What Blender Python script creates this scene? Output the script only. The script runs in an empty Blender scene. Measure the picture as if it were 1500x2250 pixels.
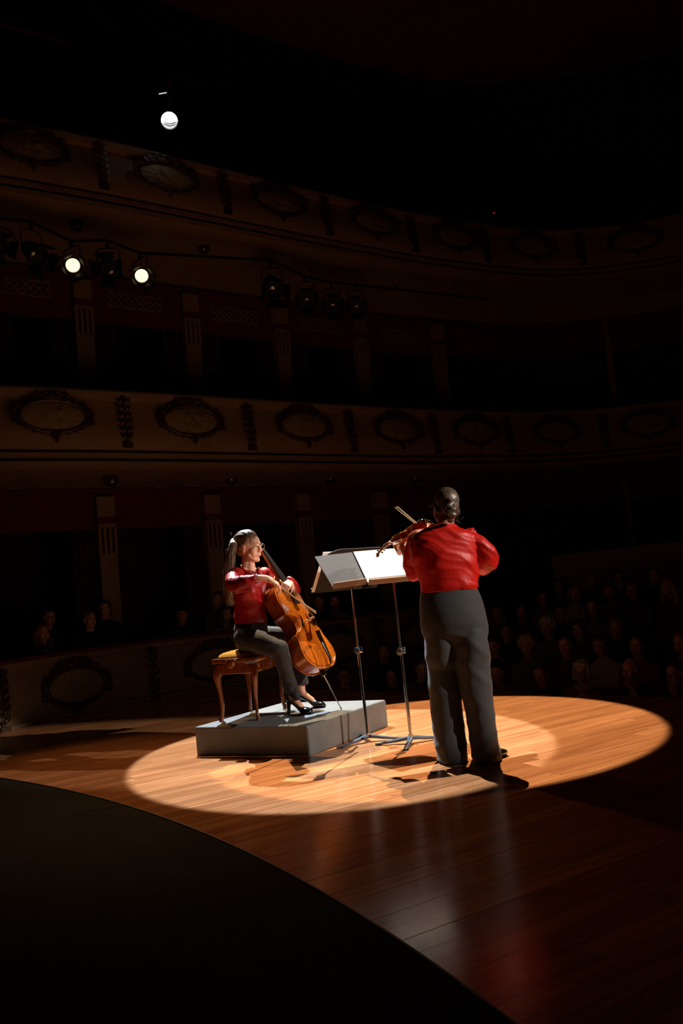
import bpy, bmesh, math, random
import numpy as np
from mathutils import Vector, Matrix, noise
random.seed(7)
SC = bpy.context.scene
COL = SC.collection
PI = math.pi
# ------------------------------------------------------------------ camera
F_PX, ROLL, HOR, CAM_H = 1800.0, math.radians(5.5), 1290.0, 1.19
_d = (HOR - 1125) * math.cos(ROLL)
TH = math.atan(_d / F_PX)
def ray(x, y):
    dx, dy = x - 750.0, -(y - 1125.0)
    u = dx*math.cos(ROLL) + dy*math.sin(ROLL); v = -dx*math.sin(ROLL) + dy*math.cos(ROLL)
    return Vector((u, F_PX*math.cos(TH) - v*math.sin(TH), v*math.cos(TH) + F_PX*math.sin(TH)))
CAM = Vector((0, 0, CAM_H))
def at(x, y, D):
    d = ray(x, y); return CAM + d*(D/d.y)
def onz(x, y, z=0.0):
    d = ray(x, y); return CAM + d*((z-CAM_H)/d.z)
cam = bpy.data.cameras.new('camera'); cam_o = bpy.data.objects.new('camera', cam); COL.objects.link(cam_o)
cam.sensor_fit = 'VERTICAL'; cam.sensor_height = 36.0; cam.lens = F_PX/2250*36.0
cam.clip_start = 0.05; cam.clip_end = 200
_f = Vector((0, math.cos(TH), math.sin(TH))); _u = Vector((0, -math.sin(TH), math.cos(TH))); _r = Vector((1, 0, 0))
cr = _r*math.cos(ROLL) - _u*math.sin(ROLL); cu = _r*math.sin(ROLL) + _u*math.cos(ROLL)
M = Matrix((cr, cu, -_f)).transposed().to_4x4(); M.translation = CAM
cam_o.matrix_world = M
SC.camera = cam_o
# ------------------------------------------------------------------ world, exposure
w = bpy.data.worlds.new('world'); SC.world = w; w.use_nodes = True
w.node_tree.nodes['Background'].inputs[0].default_value = (1.0, .55, .32, 1)
w.node_tree.nodes['Background'].inputs[1].default_value = 0.0012
SC.view_settings.view_transform = 'Standard'; SC.view_settings.look = 'None'
SC.view_settings.exposure = 0.0; SC.view_settings.gamma = 1.0; SC.view_settings.use_curve_mapping = False
SC.cycles.use_denoising = True
SC.cycles.max_bounces = 6; SC.cycles.diffuse_bounces = 3; SC.cycles.glossy_bounces = 3
SC.cycles.sample_clamp_indirect = 4.0
# ------------------------------------------------------------------ stage lights
def spot(name, loc, target, power, size_deg, blend, radius, color, parent=None):
    l = bpy.data.lights.new(name, 'SPOT'); l.energy = power; l.spot_size = math.radians(size_deg)
    l.spot_blend = blend; l.shadow_soft_size = radius; l.color = color
    o = bpy.data.objects.new(name, l); COL.objects.link(o)
    loc = Vector(loc); d = Vector(target) - loc
    o.matrix_world = Matrix.Translation(loc) @ d.to_track_quat('-Z', 'Y').to_matrix().to_4x4()
    return o
DIR1 = ray(372, 265); LAMP1 = CAM + DIR1*(11.15/math.hypot(DIR1.x, DIR1.y))
DW1 = ray(160, 583); LAMPW1 = CAM + DW1*(10.75/math.hypot(DW1.x, DW1.y))
DW2 = ray(311, 606); LAMPW2 = CAM + DW2*(11.1/math.hypot(DW2.x, DW2.y))
def toward(a, b, d): a = Vector(a); b = Vector(b); return a + (b-a).normalized()*d
# white profile on the upper balcony, one out of frame high over the hall, one follow spot from the right
spot('profile_beam', toward(LAMP1, (-.15, 6.15, 0), .25), (-.27, 6.44, 0), 9500, 19.2, .05, .03, (.76, .88, 1.0))
spot('high_beam', (2.0, 11.9, 12.4), (.56, 6.50, 0), 15000, 14.2, .05, .03, (1.0, .76, .52))
spot('follow_beam', (9.4, 1.9, 5.5), (.25, 6.15, .80), 4300, 12.8, .35, .03, (1.0, .90, .80))
# two warm fresnels under the upper balcony
spot('warm_beam', toward(LAMPW1, (-.4, 5.6, 0), .25), (-1.9, 5.9, 0), 480, 32, 1.0, .05, (1.0, .52, .2))
spot('warm_beam', toward(LAMPW2, (.1, 5.4, 0), .25), (-.7, 5.2, 0), 230, 30, 1.0, .05, (1.0, .45, .15))
# ------------------------------------------------------------------ helpers
def tag(o, label=None, cat=None, group=None, kind=None):
    if label: o['label'] = label
    if cat: o['category'] = cat
    if group: o['group'] = group
    if kind: o['kind'] = kind
    return o
def empty(name, loc=(0, 0, 0), label=None, cat=None, group=None, kind=None):
    o = bpy.data.objects.new(name, None); COL.objects.link(o); o.location = loc; o.empty_display_size = .1
    return tag(o, label, cat, group, kind)
def link(name, me, mat=None, parent=None):
    o = bpy.data.objects.new(name, me); COL.objects.link(o)
    if mat and not me.materials: me.materials.append(mat)
    if parent is not None:
        o.parent = parent
        o.matrix_parent_inverse = PINV(parent)
    return o
def WM(o):
    m = o.matrix_basis.copy()
    if o.parent is not None: m = WM(o.parent) @ o.matrix_parent_inverse @ m
    return m
def PINV(p): return WM(p).inverted()
def fin(name, bm, mat, parent=None, smooth=True):
    me = bpy.data.meshes.new(name); bmesh.ops.recalc_face_normals(bm, faces=bm.faces)
    bm.to_mesh(me); bm.free()
    if smooth:
        me.polygons.foreach_set('use_smooth', [True]*len(me.polygons))
        try: me.set_sharp_from_angle(angle=math.radians(38))
        except Exception: pass
    return link(name, me, mat, parent)
def V(*a): return Vector(a)
def frame_z(d, hint=Vector((0, 0, 1))):
    d = Vector(d).normalized()
    if abs(d.dot(hint)) > .98: hint = Vector((1, 0, 0))
    x = hint.cross(d).normalized(); y = d.cross(x)
    return x, y, d
def ring(bm, c, x, y, rx, ry, n):
    return [bm.verts.new(c + x*(rx*math.cos(2*PI*i/n)) + y*(ry*math.sin(2*PI*i/n))) for i in range(n)]
def bridge(bm, a, b):
    n = len(a)
    for i in range(n):
        try: bm.faces.new((a[i], a[(i+1) % n], b[(i+1) % n], b[i]))
        except ValueError: pass
def cap(bm, a, flip=False):
    try: bm.faces.new(a[::-1] if flip else a)
    except ValueError: pass
def tube(bm, pts, rad, n=8):
    """round tube along points, rad scalar or list"""
    pts = [Vector(p) for p in pts]
    if not hasattr(rad, '__len__'): rad = [rad]*len(pts)
    prev = None; hint = None; first = None
    for i, p in enumerate(pts):
        d = (pts[min(i+1, len(pts)-1)] - pts[max(i-1, 0)])
        if d.length < 1e-9: d = Vector((0, 0, 1))
        d.normalize()
        if hint is None: x, y, _ = frame_z(d); hint = y
        else:
            x = hint.cross(d)
            if x.length < 1e-5: x, y, _ = frame_z(d)
            else: x.normalize(); y = d.cross(x)
            hint = y
        r = ring(bm, p, x, y, rad[i], rad[i], n)
        if prev: bridge(bm, prev, r)
        else: first = r
        prev = r
    cap(bm, first, True); cap(bm, prev)
def loft(bm, secs, n=16):
    """secs: (center, xvec, yvec) ellipse axes; closed ends"""
    prev = None
    for c, x, y in secs:
        c = Vector(c); x = Vector(x); y = Vector(y)
        r = [bm.verts.new(c + x*math.cos(2*PI*i/n) + y*math.sin(2*PI*i/n)) for i in range(n)]
        if prev: bridge(bm, prev, r)
        else: cap(bm, r, True)
        prev = r
    cap(bm, prev)
def box(bm, c, s, m=None, bev=0.0):
    """axis box centre c size s, optional matrix"""
    r = bmesh.ops.create_cube(bm, size=1.0)['verts']
    bmesh.ops.scale(bm, vec=s, verts=r)
    if bev > 0:
        es = list({e for v in r for e in v.link_edges})
        g = bmesh.ops.bevel(bm, geom=es, offset=bev, segments=2, profile=.5, affect='EDGES')
        r = list({v for f in g['faces'] for v in f.verts} | {v for v in r if v.is_valid})
    bmesh.ops.translate(bm, vec=c, verts=r)
    if m is not None: bmesh.ops.transform(bm, matrix=m, verts=r)
    return r
def ball(bm, c, r, sub=2, m=None):
    """ellipsoid; r scalar or 3; m = 3x3 orientation"""
    if not hasattr(r, '__len__'): r = (r, r, r)
    vs = bmesh.ops.create_icosphere(bm, subdivisions=sub, radius=1.0)['verts']
    mm = Matrix.Diagonal(Vector(r)).to_4x4()
    if m is not None: mm = m.to_4x4() @ mm
    mm = Matrix.Translation(Vector(c)) @ mm
    bmesh.ops.transform(bm, matrix=mm, verts=vs)
def caps(bm, a, b, ra, rb=None, n=12):
    """tapered capsule"""
    if rb is None: rb = ra
    a = Vector(a); b = Vector(b); x, y, d = frame_z(b-a)
    prev = None
    prof = []
    for k in range(4): t = PI/2*(1-k/3.0) ; prof.append((a - d*ra*math.sin(t), ra*math.cos(t)))
    for k in range(4): t = PI/2*(k/3.0); prof.append((b + d*rb*math.sin(t), rb*math.cos(t)))
    for c, r in prof:
        rr = ring(bm, c, x, y, max(r, ra*.03), max(r, ra*.03), n)
        if prev: bridge(bm, prev, rr)
        else: cap(bm, rr, True)
        prev = rr
    cap(bm, prev)
def remesh(name, bm, voxel, mat, parent=None, smooth=6, fac=.5, fn=None, deci=None):
    """union of all closed shells in bm as one continuous surface"""
    me = bpy.data.meshes.new(name); bmesh.ops.recalc_face_normals(bm, faces=bm.faces); bm.to_mesh(me); bm.free()
    o = bpy.data.objects.new('tmp', me); COL.objects.link(o)
    m = o.modifiers.new('r', 'REMESH'); m.mode = 'VOXEL'; m.voxel_size = voxel; m.adaptivity = 0; m.use_smooth_shade = True
    if smooth:
        s = o.modifiers.new('s', 'SMOOTH'); s.iterations = smooth; s.factor = fac
    if deci:
        dm = o.modifiers.new('d', 'DECIMATE'); dm.ratio = deci
    dg = bpy.context.evaluated_depsgraph_get()
    ev = o.evaluated_get(dg); new = bpy.data.meshes.new_from_object(ev)
    bpy.data.objects.remove(o); bpy.data.meshes.remove(me)
    new.name = name; new.materials.clear()
    if fn is not None:
        n = len(new.vertices); co = np.empty(n*3); new.vertices.foreach_get('co', co); co = co.reshape(-1, 3)
        nr = np.empty(n*3); new.vertices.foreach_get('normal', nr); nr = nr.reshape(-1, 3)
        co = fn(co, nr); new.vertices.foreach_set('co', co.reshape(-1)); new.update()
    new.polygons.foreach_set('use_smooth', [True]*len(new.polygons))
    return link(name, new, mat, parent)
def ridges(q, sharp=1.6):
    """fold profile: narrow crests, wide valleys, q in cycles"""
    s = .5 + .5*np.cos(2*PI*q); return s**sharp
# ------------------------------------------------------------------ materials
def mat(name, col, rough=.6, metal=0.0, spec=.5, coat=0.0, coat_r=.1, var=0.0, scale=20.0, bump=0.0, bscale=60.0, emit=None, estr=0, sheen=0.0, stretch=None, col2=None, aniso=0.0, trans=0.0):
    m = bpy.data.materials.new(name); m.use_nodes = True; nt = m.node_tree; N = nt.nodes; b = N['Principled BSDF']
    b.inputs['Base Color'].default_value = (*col, 1); b.inputs['Roughness'].default_value = rough
    b.inputs['Metallic'].default_value = metal; b.inputs['Specular IOR Level'].default_value = spec
    b.inputs['Coat Weight'].default_value = coat; b.inputs['Coat Roughness'].default_value = coat_r
    b.inputs['Sheen Weight'].default_value = sheen
    b.inputs['Transmission Weight'].default_value = trans
    if aniso: b.inputs['Anisotropic'].default_value = aniso
    if emit: b.inputs['Emission Color'].default_value = (*emit, 1); b.inputs['Emission Strength'].default_value = estr
    if var > 0 or bump > 0 or col2:
        tc = N.new('ShaderNodeTexCoord'); mp = N.new('ShaderNodeMapping'); nt.links.new(tc.outputs['Object'], mp.inputs[0])
        if stretch: mp.inputs['Scale'].default_value = stretch
        if var > 0 or col2:
            no = N.new('ShaderNodeTexNoise'); no.inputs['Scale'].default_value = scale; no.inputs['Detail'].default_value = 6
            nt.links.new(mp.outputs[0], no.inputs['Vector'])
            rp = N.new('ShaderNodeValToRGB'); c2 = col2 or tuple(c*(1-var) for c in col); c1 = col if col2 else tuple(min(1, c*(1+var)) for c in col)
            rp.color_ramp.elements[0].position = .35; rp.color_ramp.elements[1].position = .65
            rp.color_ramp.elements[0].color = (*c2, 1); rp.color_ramp.elements[1].color = (*c1, 1)
            nt.links.new(no.outputs['Fac'], rp.inputs[0]); nt.links.new(rp.outputs[0], b.inputs['Base Color'])
        if bump > 0:
            nb = N.new('ShaderNodeTexNoise'); nb.inputs['Scale'].default_value = bscale; nb.inputs['Detail'].default_value = 4
            nt.links.new(mp.outputs[0], nb.inputs['Vector'])
            bp = N.new('ShaderNodeBump'); bp.inputs['Strength'].default_value = bump; bp.inputs['Distance'].default_value = .01
            nt.links.new(nb.outputs['Fac'], bp.inputs['Height']); nt.links.new(bp.outputs[0], b.inputs['Normal'])
    return m
def plank_mat(name, island):
    m = bpy.data.materials.new(name); m.use_nodes = True; nt = m.node_tree; N = nt.nodes; b = N['Principled BSDF']; L = nt.links
    tc = N.new('ShaderNodeTexCoord'); mp = N.new('ShaderNodeMapping'); mp.vector_type = 'POINT'
    mp.inputs['Rotation'].default_value = (0, 0, -PLANK_AZ); geo = N.new('ShaderNodeNewGeometry')
    L.new(geo.outputs['Position'], mp.inputs[0])
    if island: rnd = geo.outputs['Random Per Island']
    else:
        oi = N.new('ShaderNodeObjectInfo'); rnd = oi.outputs['Random']
    cmb = N.new('ShaderNodeCombineXYZ'); mul = N.new('ShaderNodeMath'); mul.operation = 'MULTIPLY'; mul.inputs[1].default_value = 37.0
    L.new(rnd, mul.inputs[0]); L.new(mul.outputs[0], cmb.inputs[2]); L.new(mul.outputs[0], cmb.inputs[0])
    add = N.new('ShaderNodeVectorMath'); add.operation = 'ADD'; L.new(mp.outputs[0], add.inputs[0]); L.new(cmb.outputs[0], add.inputs[1])
    sc = N.new('ShaderNodeVectorMath'); sc.operation = 'MULTIPLY'; sc.inputs[1].default_value = (1.6, 45, 1); L.new(add.outputs[0], sc.inputs[0])
    g = N.new('ShaderNodeTexNoise'); g.inputs['Scale'].default_value = 1.0; g.inputs['Detail'].default_value = 7; g.inputs['Roughness'].default_value = .6
    L.new(sc.outputs[0], g.inputs['Vector'])
    rp = N.new('ShaderNodeValToRGB'); e = rp.color_ramp.elements
    e[0].position = .30; e[0].color = (.36, .13, .042, 1); e[1].position = .70; e[1].color = (.70, .31, .13, 1)
    L.new(g.outputs['Fac'], rp.inputs[0])
    rp2 = N.new('ShaderNodeValToRGB'); e = rp2.color_ramp.elements
    e[0].position = 0; e[0].color = (.78, .73, .70, 1); e[1].position = 1; e[1].color = (1.12, 1.15, 1.18, 1)
    k = rp2.color_ramp.elements.new(.5); k.color = (.92, .90, .88, 1)
    L.new(rnd, rp2.inputs[0])
    mx = N.new('ShaderNodeMix'); mx.data_type = 'RGBA'; mx.blend_type = 'MULTIPLY'; mx.inputs[0].default_value = 1.0
    L.new(rp.outputs[0], mx.inputs[6]); L.new(rp2.outputs[0], mx.inputs[7]); L.new(mx.outputs[2], b.inputs['Base Color'])
    n2 = N.new('ShaderNodeTexNoise'); n2.inputs['Scale'].default_value = 3.0; n2.inputs['Detail'].default_value = 5; L.new(geo.outputs['Position'], n2.inputs['Vector'])
    mr = N.new('ShaderNodeMapRange'); mr.inputs['To Min'].default_value = .12; mr.inputs['To Max'].default_value = .24; L.new(n2.outputs['Fac'], mr.inputs['Value'])
    L.new(mr.outputs[0], b.inputs['Roughness']); b.inputs['Specular IOR Level'].default_value = .5
    bp = N.new('ShaderNodeBump'); bp.inputs['Strength'].default_value = .08; bp.inputs['Distance'].default_value = .004
    L.new(g.outputs['Fac'], bp.inputs['Height']); L.new(bp.outputs[0], b.inputs['Normal'])
    return m
PLANK_AZ = math.radians(31)
MT = {}
MT['plank'] = plank_mat('plank wood', False); MT['plank_far'] = plank_mat('plank wood far', True)
MT['black_floor'] = mat('black stage cloth', (.0075, .008, .0085), .8, spec=.07, var=.35, scale=3, bump=.25, bscale=90)
MT['floor_edge'] = mat('dark edge', (.02, .008, .004), .6)
MT['riser'] = mat('grey painted board', (.12, .125, .12), .55, var=.12, scale=5, bump=.15, bscale=40)
MT['plaster'] = mat('cream painted plaster', (.25, .15, .07), .75, var=.08, scale=3)
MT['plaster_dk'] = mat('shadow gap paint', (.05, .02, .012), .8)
MT['panel'] = mat('relief panel', (.27, .18, .07), .6, var=.2, scale=14, bump=.9, bscale=16)
MT['gilt'] = mat('dark bronze gilding', (.07, .032, .012), .5, metal=.3, var=.3, scale=30)
MT['red_wall'] = mat('dark red cloth', (.11, .008, .008), .9, var=.2, scale=10)
MT['maroon'] = mat('maroon curtain', (.05, .005, .006), .95)
MT['black'] = mat('black metal', (.008, .008, .009), .6, spec=.25)
MT['black_gloss'] = mat('black patent leather', (.008, .008, .009), .12, coat=.8)
MT['ceiling'] = mat('hall ceiling', (.22, .07, .045), .9)
MT['dark'] = mat('dark wall', (.02, .012, .01), .95)
MT['chrome'] = mat('chrome', (.75, .74, .72), .14, metal=1)
MT['steel_leg'] = mat('grey cast metal', (.16, .19, .23), .28, metal=.75)
MT['desk'] = mat('black desk metal', (.014, .013, .012), .6, spec=.2)
MT['lip'] = mat('brown desk lip', (.17, .10, .06), .5)
MT['paper'] = mat('white paper', (.88, .88, .87), .6)
MT['card'] = mat('grey card', (.105, .105, .105), .8, spec=.15)
MT['ink'] = mat('notation ink', (.55, .55, .56), .6)
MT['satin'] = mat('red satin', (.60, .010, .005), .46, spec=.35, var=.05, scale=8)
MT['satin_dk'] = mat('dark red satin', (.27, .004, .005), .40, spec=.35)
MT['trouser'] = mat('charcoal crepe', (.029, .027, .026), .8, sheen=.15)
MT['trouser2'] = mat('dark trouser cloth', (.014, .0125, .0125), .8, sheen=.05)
MT['skin'] = mat('skin', (.72, .36, .23), .5, var=.06, scale=9)
MT['lips'] = mat('lips', (.33, .03, .03), .4)
MT['eye_white'] = mat('eye white', (.7, .66, .6), .2)
MT['iris'] = mat('iris', (.03, .02, .015), .2)
MT['brow'] = mat('eyebrow', (.11, .055, .025), .8)
MT['hair_bl'] = mat('dark blonde hair', (.21, .115, .055), .42, var=.45, scale=6, stretch=(14, 14, 1.2), bump=.5, bscale=10, spec=.35)
MT['hair_br'] = mat('brown hair', (.11, .068, .045), .38, var=.4, scale=5, stretch=(12, 12, 3), bump=.25, bscale=12, spec=.7)
MT['gold'] = mat('gold wire', (.8, .6, .35), .25, metal=1)
MT['silver'] = mat('silver', (.8, .8, .8), .25, metal=1)
MT['glass'] = mat('clear lens', (1, 1, 1), .02, trans=1.0)
MT['cello_top'] = mat('orange varnished spruce', (.60, .16, .010), .25, coat=.6, coat_r=.12, col2=(.46, .10, .006), scale=4, stretch=(22, 1, 22))
MT['cello_rib'] = mat('brown varnished maple', (.38, .09, .013), .22, coat=.7, coat_r=.1, col2=(.25, .052, .008), scale=6, stretch=(1, 14, 1))
MT['violin'] = mat('amber varnished maple', (.55, .20, .04), .18, coat=.8, coat_r=.08, col2=(.34, .10, .02), scale=30)
MT['ebony'] = mat('ebony', (.012, .011, .011), .25)
MT['bridge'] = mat('maple bridge', (.62, .36, .14), .5)
MT['string'] = mat('steel string', (.6, .6, .6), .3, metal=1)
MT['bow_wood'] = mat('bow stick', (.62, .34, .14), .3, coat=.4)
MT['bow_pale'] = mat('pale bow stick', (.78, .55, .32), .3, coat=.4)
MT['bow_hair'] = mat('white bow hair', (.75, .68, .55), .5)
MT['stool_wood'] = mat('polished walnut', (.24, .058, .014), .2, coat=.8, coat_r=.08, col2=(.13, .03, .008), scale=5, stretch=(8, 8, 1))
MT['velvet'] = mat('mustard velvet', (.44, .17, .006), .9, spec=.1)
MT['lamp_on'] = mat('lit white lens', (1, 1, 1), .3, emit=(.93, .97, 1.0), estr=10)
MT['lamp_refl'] = mat('reflector', (.8, .82, .85), .12, metal=1, emit=(.93, .97, 1.0), estr=.8)
MT['warm_on'] = mat('lit warm lens', (1, .8, .5), .3, emit=(1.0, .70, .33), estr=2.4)
MT['lens_off'] = mat('unlit glass lens', (.04, .04, .05), .08, coat=1)
MT['brass'] = mat('brass', (.5, .3, .1), .3, metal=1)
MT['seat_red'] = mat('theatre seat velvet', (.06, .006, .007), .9)
MT['stall_floor'] = mat('stalls carpet', (.04, .008, .008), .95)
# ------------------------------------------------------------------ hall geometry
class Curve:
    def __init__(s, pts, n=12):
        P = [Vector((*p, 0)) for p in pts]; P = [P[0]*2-P[1]] + P + [P[-1]*2-P[-2]]; out = []
        for i in range(1, len(P)-2):
            for k in range(n):
                t = k/n; a, b, c, d = P[i-1], P[i], P[i+1], P[i+2]
                out.append(.5*((2*b) + (c-a)*t + (2*a-5*b+4*c-d)*t*t + (-a+3*b-3*c+d)*t**3))
        out.append(P[-2]); s.p = out
        s.t = [(out[min(i+1, len(out)-1)]-out[max(i-1, 0)]).normalized() for i in range(len(out))]
        s.o = [Vector((t.y, -t.x, 0)) for t in s.t]     # towards the stage
    def off(s, o): return [p + n*o for p, n in zip(s.p, s.o)]
    def hit(s, px, py, o=0.0):
        """where the sight line of a pixel crosses the curve: point, tangent, outward"""
        d = ray(px, py); d2 = Vector((d.x, d.y, 0)); q = s.off(o)
        for i in range(len(q)-1):
            a, b = q[i], q[i+1]
            ca = d2.x*a.y - d2.y*a.x; cb = d2.x*b.y - d2.y*b.x
            if ca*cb <= 0 and (ca or cb):
                k = ca/(ca-cb); p = a.lerp(b, k); z = CAM_H + d.z*(p.y/d.y)
                return Vector((p.x, p.y, z)), s.t[i].lerp(s.t[i+1], k).normalized(), s.o[i].lerp(s.o[i+1], k).normalized()
        raise ValueError((px, py))
K = Curve([(-6.6, 8.7), (-5.4, 9.25), (-4.1, 9.9), (-2.9, 10.65), (-1.48, 11.65), (.2, 12.85), (2.2, 14.15), (4.5, 15.2), (6.7, 15.1), (8.6, 14.2), (10, 12.8)])
G = Curve([(-4.75, 7.4), (-4.3, 8.25), (-3.84, 9.09), (-3.52, 9.74), (-2.83, 10.61), (-2.12, 11.17), (-1.29, 11.62), (-.3, 12.15), (1.09, 13.2), (2.4, 14.05)])
WK = Curve([tuple((p+n*-1.15).xy) for p, n in list(zip(K.p, K.o))[::12]])
def sweep(bm, cv, prof, i0=0, i1=None, closed=True):
    i1 = len(cv.p) if i1 is None else i1; prev = None; first = None
    for i in range(i0, i1):
        r = [bm.verts.new(cv.p[i] + cv.o[i]*o + Vector((0, 0, z))) for o, z in prof]
        if prev:
            n = len(r)
            for k in range(n if closed else n-1):
                bm.faces.new((prev[k], prev[(k+1) % n], r[(k+1) % n], r[k]))
        else: first = r
        prev = r
    if closed: bm.faces.new(first[::-1]); bm.faces.new(prev)
def struct(name, bm, m, smooth=False, parent=None):
    o = fin(name, bm, m, parent, smooth)
    if parent is None: o['kind'] = 'structure'
    return o
# shared ornament meshes, local u = x (along the rail), v = z (up), outward = -y
def medallion_meshes():
    a, b = .40, .205
    bm = bmesh.new(); prev = None
    for s in (1, .93, .8, .6, .4, .2):
        r = [bm.verts.new((a*s*math.cos(2*PI*i/40), -.02-.035*(1-s*s) - .010*noise.noise(Vector((i*.9, s*7, 3)))*(s < .95), b*s*math.sin(2*PI*i/40))) for i in range(40)]
        if prev: bridge(bm, prev, r)
        prev = r
    c = bm.verts.new((0, -.058, 0))
    for i in range(40): bm.faces.new((prev[i], prev[(i+1) % 40], c))
    # low relief figures
    rr = random.Random(3)
    for k in range(9):
        x = rr.uniform(-.27, .27); z = rr.uniform(-.09, .08)
        ball(bm, (x, -.052+.06*(x/a)**2*.5, z), (rr.uniform(.02, .05), .014, rr.uniform(.02, .06)), 1)
    panel = bpy.data.meshes.new('relief_panel'); bm.to_mesh(panel); bm.free(); panel.materials.append(MT['panel'])
    bm = bmesh.new(); pts = [Vector((a*1.04*math.cos(t), -.03, b*1.06*math.sin(t))) for t in [2*PI*i/40 for i in range(41)]]
    tube(bm, pts, .028, 6)
    for i in range(26):                                     # beaded outer border
        t = 2*PI*i/26; ball(bm, (a*1.13*math.cos(t), -.03, b*1.2*math.sin(t)), (.026, .02, .02), 1)
    for sx in (-1, 1):                                      # crest scrolls, side scrolls
        tube(bm, [(sx*(.03+.16*k/7), -.045, b*1.22+.05+.025*math.sin(k*1.1)) for k in range(8)], .022, 6)
        for q, (cx, cz, r) in enumerate(((.10, b*1.28, .045), (.20, b*1.14, .05), (.29, b*.95, .035))):
            tube(bm, [(sx*(cx + r*math.cos(t*.8)*(1-t/12)), -.05, cz + r*math.sin(t*.8)*(1-t/12)) for t in range(10)], .014, 5)
        for k in range(7):
            t = .55-.16*k; ball(bm, (sx*a*(1.2+.03*math.sin(k))*math.cos(t), -.045, b*1.25*math.sin(t)), (.03, .026, .034), 1)
        ball(bm, (sx*a*1.19, -.05, -b*.42), (.033, .03, .045), 1)
    ball(bm, (0, -.055, b*1.45), (.045, .03, .045), 2); ball(bm, (0, -.05, b*1.25), (.12, .025, .03), 1)
    for k in range(4): ball(bm, (0, -.045, -b*1.15-.03*k), (.085-.02*k, .03, .03), 1)
    fr = bpy.data.meshes.new('carved_frame'); bm.to_mesh(fr); bm.free(); fr.materials.append(MT['gilt'])
    bm = bmesh.new()                                        # leaf drop
    for k in range(6):
        z = .28-.105*k; s = 1.0 if k < 5 else .8
        for sx in (-1, 1):
            tipx, tipz = sx*.120*s, z+.085
            vs = [bm.verts.new(p) for p in ((0, -.03, z-.03), (sx*.075, -.045, z-.008), (tipx, -.02, tipz), (sx*.02, -.05, z+.035), (sx*.035, -.065, z+.02))]
            bm.faces.new((vs[0], vs[1], vs[4])); bm.faces.new((vs[1], vs[2], vs[4])); bm.faces.new((vs[2], vs[3], vs[4])); bm.faces.new((vs[3], vs[0], vs[4]))
            bm.faces.new((vs[0], vs[3], vs[2], vs[1]))
        ball(bm, (0, -.045, z-.01), (.022, .022, .03), 1)
    tube(bm, [(0, -.02, .33), (.01, -.03, .1), (-.01, -.03, -.1), (0, -.02, -.34)], .014, 6)
    box(bm, (0, -.02, -.35), (.13, .05, .06)); ball(bm, (0, -.04, .35), (.05, .03, .03), 1)
    lf = bpy.data.meshes.new('leaf_drop'); bm.to_mesh(lf); bm.free(); lf.materials.append(MT['gilt'])
    return panel, fr, lf
PANEL, FRAME, LEAF = medallion_meshes()
def ornament(cv, px, py, zc, off, tilt, parent, kind, s=1.0):
    p, t, o = cv.hit(px, py, off); p.z = zc
    R = Matrix((t, -o, Vector((0, 0, 1)))).transposed().to_4x4()
    m = Matrix.Translation(p) @ R @ Matrix.Rotation(tilt, 4, 'X') @ Matrix.Scale(s, 4)
    if kind == 'leaf': f = link('leaf_drop', LEAF, None, parent); f.matrix_world = m; return
    f = link('medallion', FRAME, None, parent); f.matrix_world = m
    bpy.context.view_layer.update()
    q = bpy.data.objects.new('relief_panel', PANEL); COL.objects.link(q); q.parent = f
# --- balcony fronts
def fascia_profile(z0, h):
    k = h/.8
    return [(-.25, z0-.24), (.03, z0-.24), (.07, z0-.22), (.07, z0-.145), (.0, z0-.14), (.0, z0-.095), (.055, z0-.09), (.055, z0-.03), (-.005, z0-.025), (-.005, z0+.01),
            (.05, z0+.015), (.08, z0+.05*k), (.105, z0+.14*k), (.10, z0+.25*k), (.07, z0+.36*k), (.025, z0+.47*k), (-.01, z0+.58*k), (-.02, z0+.66*k), (.03, z0+.68*k), (.045, z0+.72*k), (.045, z0+.77*k), (.02, z0+.80*k), (-.25, z0+.80*k)]
def tier(name, z0, h, meds, leaves):
    bm = bmesh.new(); sweep(bm, K, fascia_profile(z0, h)); f = struct(name, bm, MT['plaster'], True)
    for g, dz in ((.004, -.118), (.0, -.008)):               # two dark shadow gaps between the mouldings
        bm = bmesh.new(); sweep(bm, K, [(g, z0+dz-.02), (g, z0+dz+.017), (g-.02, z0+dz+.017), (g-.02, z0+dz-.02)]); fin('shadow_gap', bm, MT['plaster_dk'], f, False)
    for x, y in meds: ornament(K, x, y, z0+.40*h/.8, .085, math.radians(-10), f, 'med', 1.0)
    for x, y in leaves: ornament(K, x, y, z0+.37*h/.8, .07, math.radians(-9), f, 'leaf', .95)
    bm = bmesh.new(); sweep(bm, K, [(-.2, z0-.235), (-1.25, z0-.30), (-2.6, z0-.33), (-2.6, z0-.20), (-.2, z0-.12)]); s = struct('ceiling', bm, MT['plaster'], False)
    return f
tier('wall_balcony', 3.25, .82, [(117, 915), (418, 920), (666, 925), (872, 932), (1043, 945), (1220, 940), (1420, 925)],
     [(273, 915), (545, 930), (768, 938), (952, 945), (1115, 950), (1325, 940)])
tier('wall_gallery', 6.8, .80, [(68, 310), (365, 390), (612, 442), (820, 495), (1000, 540), (1170, 550), (1395, 535)],
     [(222, 360), (492, 420), (715, 470), (905, 520), (1065, 555), (1275, 555)])
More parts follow.
